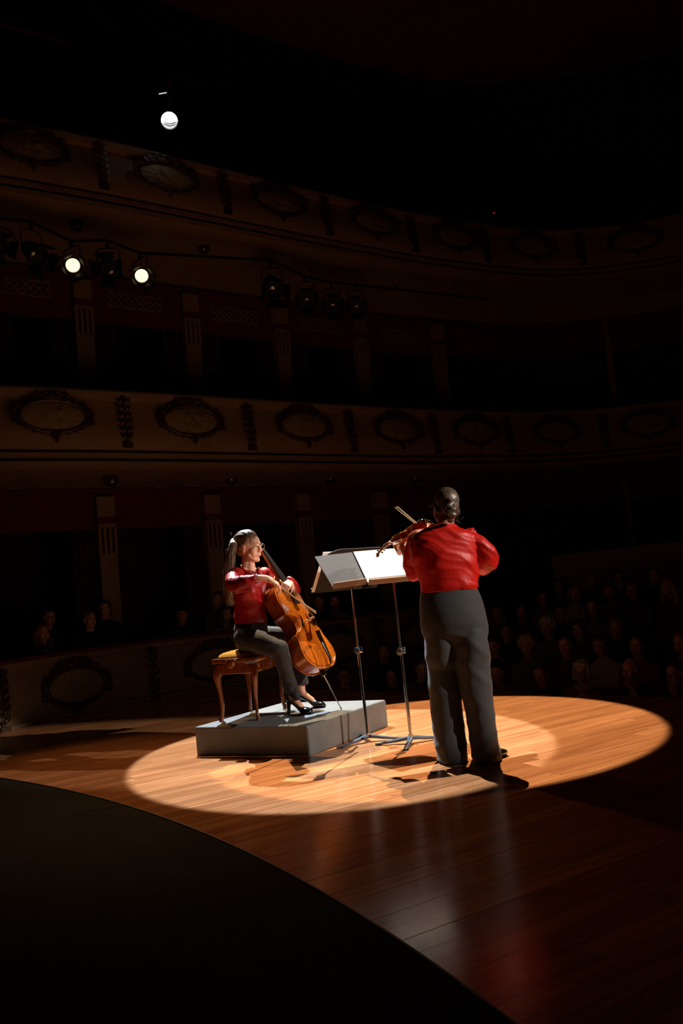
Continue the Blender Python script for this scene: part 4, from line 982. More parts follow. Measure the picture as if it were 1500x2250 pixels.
# overhang of the blouse above the waist, tilted hem
b = bmesh.new()
loft(b, [sec(930, 1042, 1262, 5.43, .118), sec(923, 1049, 1278, 5.43, .134), (lambda a: (a[0], a[1], a[2]))(sec(922, 1051, 1288, 5.43, .134)), (at(985.5, 1296, 5.43), (at(1048, 1291, 5.43)-at(924, 1300, 5.43))/2, Vector((0, .128, 0))), (at(985, 1300, 5.43), (at(1046, 1293.5, 5.43)-at(926, 1306, 5.43))/2, Vector((0, .118, 0)))], 40)
remesh('blouse_hem', b, .006, MT['satin'], bl, 12, fn=fold_fn([((.35, .1, 1.0), 10, .006, .2, .9, 2.0)]))
b = bmesh.new(); tube(b, [vp(1045+.4*k, 1200+9*k, 5.315-.0*k) if False else vp(1043+1.0*k, 1176+11*k, 5.33) for k in range(9)], .0016, 5); b.free()
b = bmesh.new(); c_ = vp(894, 1216, 5.785); tube(b, [c_+Vector((.028*math.cos(t), .022*math.sin(t), .008*math.cos(t))) for t in [2*PI*k/14 for k in range(15)]], .009, 6); fin('cuff', b, MT['satin'], bl)
# trousers
b = bmesh.new()
loft(b, [sec(*s) for s in ((928, 1047, 1290, 5.43, .118), (923, 1053, 1302, 5.43, .124), (921, 1060, 1320, 5.43, .135), (921, 1067, 1345, 5.43, .148), (923, 1072, 1370, 5.43, .152), (927, 1073, 1395, 5.43, .135), (940, 1062, 1420, 5.43, .08))], 40)
loft(b, [sec(*s) for s in ((938, 985, 1345, 5.44, .08), (931, 996, 1385, 5.44, .125), (931, 1004, 1420, 5.45, .138), (933, 1006, 1440, 5.455, .13), (937, 1008, 1470, 5.47, .11), (942, 1012, 1510, 5.47, .11), (946, 1013, 1550, 5.47, .115), (951, 1019, 1600, 5.47, .12), (956, 1025, 1640, 5.46, .13), (959, 1027, 1658, 5.46, .14), (959, 1027, 1671, 5.46, .14))], 32)
loft(b, [sec(*s) for s in ((1000, 1056, 1345, 5.42, .08), (994, 1067, 1385, 5.42, .128), (990, 1075, 1420, 5.42, .142), (994, 1076, 1440, 5.42, .135), (1001, 1077, 1470, 5.41, .112), (1011, 1079, 1510, 5.40, .11), (1020, 1083, 1550, 5.40, .112), (1029, 1088, 1600, 5.40, .12), (1034, 1094, 1635, 5.40, .13), (1037, 1101, 1656, 5.39, .14), (1037, 1102, 1668, 5.39, .14))], 32)
def trf(co, nr):
    d = .0085*(ridges(co[:, 0]*5.2+.35*np.sin(co[:, 2]*5)+.25, 1.6)-.4)*np.clip((1.0-co[:, 2])/.5, 0, 1)
    d += .007*(ridges((co[:, 0]*.55+co[:, 2])*5.2+.15*np.sin(co[:, 0]*16), 2.6)-.3)*np.exp(-((co[:, 2]-.62)/.26)**2)
    d += .004*(ridges((co[:, 0]*-.7+co[:, 2])*9+.2*np.sin(co[:, 0]*13), 2.2)-.3)*np.clip((.45-co[:, 2])/.3, 0, 1)
    return co + nr*d[:, None]
tr = remesh('trousers', b, .0062, MT['trouser'], vi, 22, fn=trf)
b = bmesh.new(); tube(b, [at(924, 1313, 5.292) if False else at(930+k*12, 1311-1.1*k+2*math.sin(k*.3), 5.43-.128*math.sin(PI*(k+.7)/11)-.006) for k in range(11)], .0012, 4); b.free()
def pump(root, ankle, a_, s=1.0, heel_h=.085):
    """high heeled court shoe, ankle = ground point below the ankle, pointing along azimuth a_"""
    d = Vector((math.cos(math.radians(a_)), math.sin(math.radians(a_)), 0)); n = Vector((-d.y, d.x, 0)); U = Vector((0, 0, 1)); o = Vector(ankle)
    bm = bmesh.new(); hh = heel_h*s
    loft(bm, [(o-d*.055*s+U*(hh+.022*s), n*.020*s, U*.022*s), (o-d*.035*s+U*(hh+.018*s), n*.030*s, U*.030*s), (o+d*.01*s+U*(hh*.85+.012*s), n*.030*s, U*.022*s), (o+d*.06*s+U*(hh*.5+.014*s), n*.034*s, U*.020*s), (o+d*.105*s+U*(.030*s), n*.042*s, U*.028*s), (o+d*.15*s+U*(.027*s), n*.041*s, U*.026*s), (o+d*.185*s+U*(.023*s), n*.030*s, U*.020*s), (o+d*.20*s+U*(.015*s), n*.010*s, U*.008*s)], 16)
    fin('shoe_upper', bm, MT['black_gloss'], root)
    bm = bmesh.new(); loft(bm, [(o-d*.040*s+U*(hh+.005*s), n*.025*s, d*.024*s), (o-d*.048*s+U*(hh*.6), n*.017*s, d*.017*s), (o-d*.050*s+U*.004, n*.013*s, d*.014*s), (o-d*.050*s, n*.013*s, d*.014*s)], 10); fin('heel', bm, MT['black_gloss'], root)
    bm = bmesh.new(); loft(bm, [(o+d*.075*s+U*.003, n*.034*s, U*.0032), (o+d*.12*s+U*.003, n*.041*s, U*.0032), (o+d*.17*s+U*.003, n*.034*s, U*.0032), (o+d*.195*s+U*.003, n*.014*s, U*.003)], 10); fin('sole', bm, MT['ebony'], root)
for nm, o_, a_ in (('shoe', onz(1000, 1668), 80), ('shoe', onz(1058, 1677), 42)):
    sh_ = empty(nm, o_); sh_.parent = vi; sh_.matrix_parent_inverse = PINV(vi); bpy.context.view_layer.update(); pump(sh_, o_+Vector((math.cos(math.radians(a_)), math.sin(math.radians(a_)), 0))*.052, a_)
# ================= seated cellist
ce = empty('person', onz(640, 1566, RZ), 'seated woman with blonde ponytail and glasses in dark red blouse playing the cello', 'person')
HC = at(546.5, 1203.5, 6.68); HCM = orient(-24, -5, 3, HC, 1.09)
FC = Vector((math.cos(math.radians(-22)), math.sin(math.radians(-22)), 0)); LC = Vector((-FC.y, FC.x, 0))
b = bmesh.new(); tb(b, HCM, head_prims)
c0 = HCM @ Vector((-.012, 0, -.07)); c1 = at(543, 1256, 6.69)
caps(b, c0, c1, .046, .052); caps(b, HCM @ Vector((.01, 0, -.06)), at(551, 1260, 6.67), .034, .040)
rs, ls = at(519, 1264, 6.52), at(580, 1262, 6.88); chs = at(546, 1300, 6.70); pl_ = at(548, 1400, 6.76)
caps(b, c1, rs, .034, .044); caps(b, c1, ls, .034, .044); loft(b, [(c1, LC*.06, FC*.05), (at(546, 1280, 6.70), LC*.14, FC*.08), (chs, LC*.14, FC*.09), (at(547, 1350, 6.72), LC*.115, FC*.085), (pl_, LC*.15, FC*.11)], 16)
re, rw = at(511, 1285, 6.30), at(571, 1270, 6.20); rh = CBA + (CBB-CBA).normalized()*.03
caps(b, rs, re, .042, .038); caps(b, re, rw, .038, .026); rw2 = at(584, 1271, 6.20); caps(b, rw, rw2, .026, .025)
caps(b, rw2, at(597, 1276, 6.21), .026, .024)
hand(b, at(590, 1272, 6.20), at(604, 1280, 6.22)-at(588, 1270, 6.20), Vector((.1, .35, -1)), 1, (.45, .55, .6, .65), 1.0, .05, .5)
le, lw = at(647, 1308, 6.98), at(640, 1288, 6.80)
caps(b, ls, le, .042, .038); caps(b, le, lw, .036, .026)
hand(b, at(638, 1278, 6.78), at(626, 1290, 6.66)-at(640, 1276, 6.78), Vector((-.55, -.3, -.75)), 1, (.55, .65, .75, .85), 1.02, .10, .3)
rhip, lhip = at(538, 1402, 6.60), at(560, 1398, 6.90); rk, lk = at(614, 1424, 6.42), at(652, 1402, 7.04); ra, la = onz(645, 1568, RZ)+Vector((-.01, .01, .165)), onz(668, 1556, RZ)+Vector((-.01, .01, .165))
caps(b, rhip, rk, .085, .055); caps(b, rk, ra, .052, .034); caps(b, lhip, lk, .085, .055); caps(b, lk, la, .052, .034)
for an_, gp, a_ in ((ra, onz(645, 1568, RZ), -38), (la, onz(668, 1556, RZ), -22)):
    dv = Vector((math.cos(math.radians(a_)), math.sin(math.radians(a_)), 0)); U_ = Vector((0, 0, 1)); caps(b, an_, gp+U_*.125, .031, .029); caps(b, gp+U_*.12, gp+dv*.075+U_*.062, .029, .027); caps(b, gp+dv*.07+U_*.055, gp+dv*.14+U_*.022, .024, .018)
remesh('body', b, .0042, MT['skin'], ce, 7)
face_bits(ce, HCM, MT['brow'])
# glasses
b = bmesh.new()
for s in (-1, 1):
    pts = []
    for k in range(21):
        t = 2*PI*k/20; ct, st_ = math.cos(t), math.sin(t)
        pts.append(HCM @ Vector((.108-.10*(.033+.023*ct)**1.0*.25*abs(1)-.004*abs(ct), s*(.031+.0235*math.copysign(abs(ct)**.8, ct)), .008+.0185*math.copysign(abs(st_)**.8, st_))))
    tube(b, pts, .0013, 5)
    tube(b, [HCM @ Vector((.100, s*.056, .014)), HCM @ Vector((.085, s*.071, .016)), HCM @ Vector((-.002, s*.082, .016))], .0013, 5)
tube(b, [HCM @ Vector((.108, -.009, .012)), HCM @ Vector((.111, 0, .015)), HCM @ Vector((.108, .009, .012))], .0013, 5)
gl = fin('glasses', b, MT['gold'], ce)
# hair
def capc(t):
    ball(t, (-.012, 0, .064), (.080, .0775, .074), 3); ball(t, (-.030, 0, .045), (.096, .081, .090), 3); ball(t, (-.050, 0, .012), (.070, .075, .078), 3); ball(t, (-.062, 0, -.015), (.045, .056, .05), 3)
    for s in (-1, 1): caps(t, (.022, s*.060, .060), (-.035, s*.072, .005), .018, .018)
    caps(t, (-.11, 0, .045), (-.135, 0, .05), .030, .026)
b = bmesh.new(); tb(b, HCM, capc)
hc = remesh('hair', b, .005, MT['hair_bl'], ce, 5, fn=grooves(None, HCM.inverted(), .0012, 26))
b = bmesh.new(); q = HCM @ Vector((-.128, 0, .048)); dq = (HCM.to_3x3() @ Vector((-1, 0, .1))).normalized(); x_, y_, _ = frame_z(dq)
tube(b, [q+x_*.027*math.cos(t)+y_*.027*math.sin(t) for t in [2*PI*k/16 for k in range(17)]], .007, 6); fin('hair_tie', b, MT['bow_pale'], hc)
b = bmesh.new(); path = [(HCM @ Vector((-.13, 0, .05)), .027), (at(512, 1198, 6.60), .032), (at(507, 1215, 6.58), .034), (at(505, 1240, 6.57), .037), (at(503, 1265, 6.57), .037), (at(503, 1290, 6.57), .033), (at(505, 1308, 6.57), .027), (at(507, 1322, 6.57), .013)]
chain(b, path)
pt = remesh('ponytail', b, .006, MT['hair_bl'], hc, 5, fn=lambda co, nr: co+nr*(.0022*np.sin(co[:, 0]*420+np.sin(co[:, 2]*20)*2)+.0015*np.sin(co[:, 1]*520+co[:, 2]*14))[:, None])
r5 = random.Random(9); bm = bmesh.new()
for k in range(230):                                          # separate strands, frizzing outwards at the sides and ends
    an = r5.uniform(0, 2*PI); rr_ = r5.uniform(.85, 1.12); i0 = r5.choice((0, 0, 1, 2, 3)); pts = []
    w0_ = r5.uniform(-.5, .5)
    for i in range(i0, len(path)):
        c, r = path[i]; fz = 1+.12*(i-i0)*r5.uniform(.0, .8)*(1 if r5.random() < .35 else .25)
        pts.append(c+Vector((math.cos(an+w0_*i*.2), math.sin(an+w0_*i*.2), 0))*r*rr_*fz+Vector((0, 0, r5.uniform(-.006, .006))))
    pts[-1] += Vector((r5.uniform(-.02, .02), r5.uniform(-.02, .02), r5.uniform(-.04, .02)))
    tube(bm, pts, [.0011]*(len(pts)-1)+[.0005], 3)
o_ = fin('hair_strands', bm, MT['hair_bl'], hc); o_['kind'] = 'stuff'
wisps('loose_hair', hc, MT['hair_bl'], [path[2][0]-Vector((.03, 0, 0)), path[4][0]-Vector((.035, 0, 0)), path[6][0], path[5][0]-Vector((.03, 0, 0)), at(512, 1188, 6.66)], .04, (-.35, 0, -1.1), 70, 4, .0007, .07)
# blouse
b = bmesh.new()
def cs(xl, xr, y, D, ry): return sec(xl, xr, y, D, ry)
loft(b, [cs(*s) for s in ((532, 556, 1253, 6.68, .06), (521, 571, 1259, 6.69, .115), (511, 584, 1266, 6.70, .19), (510, 586, 1282, 6.71, .21), (512, 583, 1302, 6.71, .20), (514, 582, 1325, 6.72, .18), (514, 584, 1345, 6.73, .175), (513, 587, 1360, 6.74, .175), (516, 585, 1370, 6.74, .165))], 36)
chain(b, [(c1+Vector((0, 0, -.045)), .050), (at(519, 1263, 6.54), .062)]); chain(b, [(c1+Vector((0, 0, -.045)), .050), (ls, .060)])
chain(b, [(at(519, 1264, 6.55), .058), (at(511, 1273, 6.42), .060), (at(511, 1282, 6.30), .058), (at(525, 1283, 6.24), .057), (at(542, 1278, 6.21), .052), (at(556, 1273, 6.20), .040), (at(563, 1271, 6.20), .030)])
caps(b, at(520, 1298, 6.34), at(548, 1294, 6.28), .030, .022)
chain(b, [(ls, .055), (at(610, 1290, 6.95), .058), (at(640, 1308, 7.0), .062), (at(648, 1298, 6.93), .050), (at(645, 1284, 6.85), .036), (at(636, 1274, 6.80), .030)])
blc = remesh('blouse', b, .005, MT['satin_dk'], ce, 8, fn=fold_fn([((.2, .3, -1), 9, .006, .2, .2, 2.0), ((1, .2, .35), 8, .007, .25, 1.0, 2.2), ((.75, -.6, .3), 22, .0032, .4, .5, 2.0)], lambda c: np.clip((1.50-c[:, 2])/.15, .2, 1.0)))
# collar scarf with a fine stripe at the throat, cuffs
b = bmesh.new(); tube(b, [at(529, 1247, 6.60), at(540, 1257, 6.56), at(556, 1266, 6.54), at(566, 1272, 6.55)], [.010, .014, .014, .008], 8); tube(b, [at(529, 1244, 6.74), at(560, 1250, 6.70), at(572, 1262, 6.66)], [.010, .013, .010], 8); fin('collar', b, MT['satin_dk'], blc)
b = bmesh.new(); loft(b, [(at(566, 1246, 6.60), Vector((.012, 0, 0)), Vector((0, .008, 0))), (at(569, 1256, 6.58), Vector((.022, 0, 0)), Vector((0, .010, 0))), (at(572, 1266, 6.56), Vector((.020, 0, 0)), Vector((0, .010, 0)))], 10); fin('pleated_front', b, MT['lips'], blc)
for c_, d_ in ((at(563, 1271, 6.20), rw-re), (at(636, 1277, 6.80), Vector((-.5, -.4, .2)))):
    x_, y_, _ = frame_z(d_); b = bmesh.new()
    tube(b, [c_+x_*.030*math.cos(t)+y_*.030*math.sin(t)+d_.normalized()*.004*math.sin(5*t) for t in [2*PI*k/24 for k in range(25)]], .0065, 6); fin('cuff', b, MT['satin_dk'], blc)
x_, y_, _ = frame_z(rw-re); b = bmesh.new(); c_ = at(566.5, 1270.5, 6.20); tube(b, [c_+x_*.029*math.cos(t)+y_*.029*math.sin(t) for t in [2*PI*k/24 for k in range(25)]], .0028, 6); fin('bracelet', b, MT['silver'], ce)
# trousers
b = bmesh.new()
loft(b, [cs(*s) for s in ((516, 586, 1366, 6.74, .165), (514, 588, 1380, 6.75, .185), (514, 590, 1400, 6.75, .20), (518, 588, 1420, 6.75, .19), (524, 582, 1428, 6.75, .16))], 32)
chain(b, [(at(540, 1402, 6.60), .098), (at(572, 1411, 6.50), .090), (rk+Vector((-.01, 0, -.005)), .070)])
chain(b, [(rk, .070), (at(622, 1455, 6.48), .066), (at(632, 1490, 6.56), .062), (at(638, 1508, 6.62), .058)]); loft(b, [(at(636, 1500, 6.61), (.058, .0, -.01), (0, .058, 0)), (at(641, 1516, 6.65), (.060, .0, -.02), (0, .060, 0)), (at(643, 1531, 6.68), (.060, .0, -.03), (0, .058, 0))], 20)
chain(b, [(lhip, .100), (lhip.lerp(lk, .5), .090), (lk, .074)]); chain(b, [(lk, .068), (lk.lerp(la, .5), .064), (lk.lerp(la, .80), .060)]); h0 = lk.lerp(la, .66); h1_ = lk.lerp(la, .93)
loft(b, [(h0, (.060, 0, 0), (0, .060, 0)), (h1_, (.066, 0, .0), (0, .062, 0))], 20)
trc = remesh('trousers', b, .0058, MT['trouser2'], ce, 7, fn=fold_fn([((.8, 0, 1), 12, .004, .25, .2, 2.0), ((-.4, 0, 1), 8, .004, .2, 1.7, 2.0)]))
for g_, toe, heel in (('R', onz(674, 1571, RZ), onz(632, 1568, RZ)), ('L', onz(697, 1553, RZ), onz(662, 1556, RZ))):
    d_ = toe-heel; a_ = math.degrees(math.atan2(d_.y, d_.x)); s_ = 1.0
    if g_ == 'R': a_ = -38; an = onz(645, 1568, RZ)
    else: a_ = -22; an = onz(668, 1556, RZ)
    dv = Vector((math.cos(math.radians(a_)), math.sin(math.radians(a_)), 0))
    sh_ = empty('shoe', an); sh_.parent = ce; sh_.matrix_parent_inverse = PINV(ce); pump(sh_, an, a_, .98, .095)
# ================= listeners
def listener_meshes(seed, fem, arm):
    """bust of a seated listener facing +X, head centre at the origin of z = 0, seat about 0.75 below"""
    out = {}
    b = bmesh.new(); head_prims(b)
    caps(b, (-.02, 0, -.07), (-.045, 0, -.19), .052, .058)
    caps(b, (-.045, 0, -.22), (-.04, .15, -.26), .03, .04); caps(b, (-.045, 0, -.22), (-.04, -.15, -.26), .03, .04)
    loft(b, [((-.05, 0, -.21), (.05, 0, 0), (0, .05, 0)), ((-.04, 0, -.30), (.09, 0, 0), (0, .15, 0)), ((-.04, 0, -.50), (.10, 0, 0), (0, .15, 0)), ((-.03, 0, -.74), (.13, 0, 0), (0, .18, 0))], 14)
    for s in (-1, 1):
        if arm == 'chin' and s == 1:
            caps(b, (-.04, s*.17, -.28), (.12, s*.20, -.48), .042, .038); caps(b, (.12, s*.20, -.48), (.105, s*.07, -.20), .036, .025)
            hand(b, (.105, s*.065, -.19), (0, -s*.2, 1), (-.3, -s*.8, 0), 1, (.9, .95, 1.0, 1.0), .95)
        elif arm == 'phone' and s == 1:
            caps(b, (-.04, s*.17, -.28), (.20, s*.24, -.34), .042, .038); caps(b, (.20, s*.24, -.34), (.26, s*.14, -.02), .036, .025)
            hand(b, (.26, s*.14, -.01), (0, -s*.2, 1), (-.5, -s*.6, 0), 1, (.5, .55, .6, .6), .95)
        else:
            caps(b, (-.04, s*.17, -.28), (-.0, s*.22, -.52), .042, .038); caps(b, (0, s*.22, -.52), (.20, s*.10, -.66), .036, .026)
            hand(b, (.20, s*.10, -.66), (.8, -s*.6, -.1), (0, 0, -1), 1 if s < 0 else -1, (.4, .4, .4, .4), .95)
    kx = .26 if arm == 'close' else .40
    for s in (-1, 1): caps(b, (-.02, s*.09, -.74), (kx, s*.11, -.72), .075, .055); caps(b, (kx, s*.11, -.72), (kx, s*.12, -1.10), .05, .035); caps(b, (kx, s*.12, -1.13), (kx+.13, s*.13, -1.16), .035, .03)
    o = remesh('body', b, .0085, MT['skin'], None, 2); out['body'] = o.data; bpy.data.objects.remove(o)
    b = bmesh.new()
    loft(b, [((-.045, 0, -.150), (.066, 0, 0), (0, .068, 0)), ((-.045, 0, -.175), (.080, 0, 0), (0, .105, 0)), ((-.045, 0, -.205), (.095, 0, 0), (0, .175, 0)), ((-.04, 0, -.235), (.108, 0, 0), (0, .205, 0)), ((-.04, 0, -.34), (.125, 0, 0), (0, .21, 0)), ((-.03, 0, -.50), (.13, 0, 0), (0, .19, 0)), ((-.02, 0, -.74), (.165, 0, 0), (0, .205, 0))], 20)
    for s in (-1, 1):
        if arm == 'chin' and s == 1: caps(b, (-.04, s*.17, -.28), (.12, s*.20, -.48), .062, .055); caps(b, (.12, s*.20, -.48), (.108, s*.10, -.27), .052, .036)
        elif arm == 'phone' and s == 1: caps(b, (-.04, s*.17, -.28), (.16, s*.22, -.335), .062, .052)
        else: caps(b, (-.04, s*.17, -.28), (0, s*.22, -.52), .062, .055); caps(b, (0, s*.22, -.52), (.17, s*.12, -.64), .052, .036)
    for s in (-1, 1): caps(b, (-.02, s*.09, -.74), (kx, s*.11, -.72), .09, .07); caps(b, (kx, s*.11, -.72), (kx, s*.12, -1.08), .065, .06)
    o = remesh('clothing', b, .012, MT['black'], None, 4, fn=fold_fn([((.5, .5, 1), 10, .006, .2, seed, 2.0), ((-.3, .8, .6), 7, .005, .2, seed+1, 2.0)])); out['clothing'] = o.data; bpy.data.objects.remove(o)
    return out
def hair_mesh(style):
    b = bmesh.new()
    if style != 'bald':
        ball(b, (-.028, 0, .045), (.095, .082, .093), 3); ball(b, (-.050, 0, .0), (.065, .076, .075), 3)
    if style == 'bald': ball(b, (-.050, 0, -.015), (.062, .0765, .050), 3)
    if style == 'bob':
        for s in (-1, 1): caps(b, (-.0, s*.065, .05), (-.01, s*.078, -.075), .032, .034)
        ball(b, (-.06, 0, -.04), (.06, .08, .075), 2); caps(b, (.055, -.045, .085), (.055, .045, .085), .026, .026)
    if style == 'curly':
        r = random.Random(4)
        for k in range(70):
            t = r.uniform(0, 2*PI); p = r.uniform(-.5, 1.3); v = Vector((-.035+.10*math.cos(t)*math.cos(p), .095*math.sin(t)*math.cos(p), .03+.10*math.sin(p)))
            if v.x > .045 and v.z < .07: continue
            ball(b, v, r.uniform(.018, .028), 1)
    if style == 'long':
        for s in (-1, 1): caps(b, (-.01, s*.068, .04), (-.01, s*.088, -.10), .030, .036); caps(b, (-.01, s*.088, -.10), (.02, s*.10, -.24), .036, .026)
        ball(b, (-.07, 0, -.06), (.05, .085, .11), 2)
    if style == 'short': ball(b, (.0, 0, .085), (.07, .065, .05), 2)
    o = remesh('hair', b, .009, MT['hair_br'], None, 2, fn=lambda co, nr: co+nr*(.0025*np.sin(co[:, 1]*160+np.sin(co[:, 0]*60)*2))[:, None]); m = o.data; bpy.data.objects.remove(o); return m
LM = {(a): listener_meshes(i, True, a) for i, a in enumerate(('rest', 'chin', 'phone', 'close'))}
HM = {s: hair_mesh(s) for s in ('short', 'bob', 'curly', 'long', 'bald')}
def meshof(fn, m):
    b = bmesh.new(); fn(b); me = bpy.data.meshes.new('m'); bmesh.ops.recalc_face_normals(b, faces=b.faces); b.to_mesh(me); b.free(); me.polygons.foreach_set('use_smooth', [True]*len(me.polygons)); me.materials.append(m); return me
def _brow(b): tube(b, [(.074, -.044, .034), (.083, -.026, .036), (.082, -.008, .031), (.082, .008, .031), (.083, .026, .036), (.074, .044, .034)], [.002, .0035, .002, .002, .0035, .002], 4)
def _eyes(b): ball(b, (.0755, .0305, .009), (.0105, .0135, .0075), 1)
def _gl(b):
    for s in (-1, 1):
        tube(b, [Vector((.104, s*(.032+.024*math.cos(t)), .008+.018*math.sin(t))) for t in [2*PI*k/12 for k in range(13)]], .002, 4); tube(b, [(.10, s*.056, .014), (.0, s*.083, .016)], .002, 4)
BROW, EYES, GLS = meshof(_brow, MT['brow']), meshof(_eyes, MT['iris']), meshof(_gl, MT['black'])
LIPS = meshof(lambda b: (caps(b, (.0935, -.016, -.0515), (.0975, .0, -.050), .004, .006, 6), caps(b, (.0935, .016, -.0515), (.0975, .0, -.050), .004, .006, 6)), MT['lips'])
CM_ = {}
def colmat(kind, c):
    k = (kind, c)
    if k not in CM_: CM_[k] = mat('%s %d' % (kind, len(CM_)), c, .85 if kind == 'cloth' else .5, bump=.2, bscale=50)
    return CM_[k]
HAIRC = {'white': (.50, .44, .36), 'grey': (.24, .20, .17), 'blond': (.48, .30, .10), 'brown': (.07, .035, .02), 'black': (.015, .012, .01), 'auburn': (.18, .05, .02)}
def person(loc, az, style, hcol, ccol, label, group, arm='rest', glasses=False, skin=(.62, .30, .18), extra=None):
    root = empty('person', (loc.x, loc.y, loc.z-1.19), label, 'person', group)
    M4 = orient(az, random.uniform(-6, 3), random.uniform(-5, 5), loc, random.uniform(.97, 1.04))
    def add(name, me, m=None, par=root, mw=None):
        o = bpy.data.objects.new(name, me); COL.objects.link(o)
        o.parent = par; o.matrix_parent_inverse = PINV(par)
        o.matrix_basis = (M4 if mw is None else mw)
        if m:
            if not me.materials: me.materials.append(m)
            o.material_slots[0].link = 'OBJECT'; o.material_slots[0].material = m
        return o
    bd = add('body', LM[arm]['body'], colmat('skin', skin)); add('clothing', LM[arm]['clothing'], colmat('cloth', ccol))
    add('hair', HM[style], colmat('hair', HAIRC[hcol]))
    add('eyebrows', BROW); add('eye', EYES); add('eye', EYES, mw=M4 @ Matrix.Translation((0, -.061, 0))); add('lips', LIPS)
    if glasses: add('glasses', GLS)
    if extra == 'tie': add('shirt_front', FRONT, colmat('cloth', (.6, .6, .6)))
    if extra == 'scarf': add('scarf', SCARF, colmat('cloth', (.55, .36, .10)))
    if extra == 'lapel': add('shirt_front', FRONT, colmat('cloth', (.4, .38, .36)))
    if extra == 'cap': add('cap', CAPM_, MT['black'])
    if extra == 'phone': pass
    return root, M4
def _front(b): loft(b, [((.045, 0, -.20), (.006, 0, 0), (0, .045, 0)), ((.085, 0, -.28), (.010, 0, 0), (0, .040, 0)), ((.108, 0, -.48), (.010, 0, 0), (0, .012, 0))], 10)
def _scarf(b):
    tube(b, [(.06*math.cos(t)-.03, .075*math.sin(t), -.17-.01*math.cos(t)) for t in [2*PI*k/12 for k in range(13)]], .028, 8); loft(b, [((.06, .02, -.20), (.02, 0, 0), (0, .035, 0)), ((.10, .03, -.34), (.015, 0, 0), (0, .06, 0)), ((.12, .0, -.50), (.012, 0, 0), (0, .07, 0))], 10)
def _cap(b): ball(b, (-.02, 0, .075), (.105, .09, .07), 2); ball(b, (.075, 0, .065), (.06, .065, .012), 2)
FRONT, SCARF, CAPM_ = meshof(_front, MT['paper']), meshof(_scarf, MT['paper']), meshof(_cap, MT['black'])
# seats
def _seatback(b): box(b, (-.20, 0, -.60), (.09, .50, .62), None, .04)
def _seatbase(b): box(b, (.06, 0, -.86), (.46, .46, .12), None, .03)
def _arm(b): box(b, (.04, 0, -.66), (.40, .05, .05), None, .015); box(b, (.0, 0, -.90), (.30, .04, .48))
SB_, SS_, SA_ = meshof(_seatback, MT['seat_red']), meshof(_seatbase, MT['seat_red']), meshof(_arm, MT['ebony'])
def _sleg(b):
    for s in (-1, 1): box(b, (-.05, s*.2, -1.06), (.05, .04, .30))
SLG = meshof(_sleg, MT['ebony'])
def seat(loc, az, label, group, back_h=0.0):
    root = empty('theatre_seat', (loc.x, loc.y, loc.z-1.19), label, 'seat', group); M4 = orient(az, 0, 0, loc)
    for nm, me, m in (('backrest', SB_, Matrix.Translation((0, 0, back_h))), ('seat', SS_, None), ('armrest', SA_, Matrix.Translation((0, .27, 0))), ('armrest', SA_, Matrix.Translation((0, -.27, 0))), ('legs', SLG, None)):
        o = bpy.data.objects.new(nm, me); COL.objects.link(o); o.parent = root; o.matrix_parent_inverse = PINV(root); o.matrix_basis = M4 @ m if m is not None else M4
def row_pt(px, py, s):
    d = ray(px, py); k = s/(AN.x*d.x+AN.y*d.y); return CAM + d*k
ROWS = {1: (8.15, .03), 2: (9.05, .24), 3: (9.95, .40), 4: (10.85, .56), 5: (11.75, .74), 6: (12.65, .90)}
W_, GR, NV, BK, RD, BR, TN, BL_ = (.55, .52, .50), (.20, .20, .20), (.02, .035, .08), (.015, .015, .017), (.35, .012, .012), (.12, .06, .035), (.34, .24, .16), (.05, .09, .16)
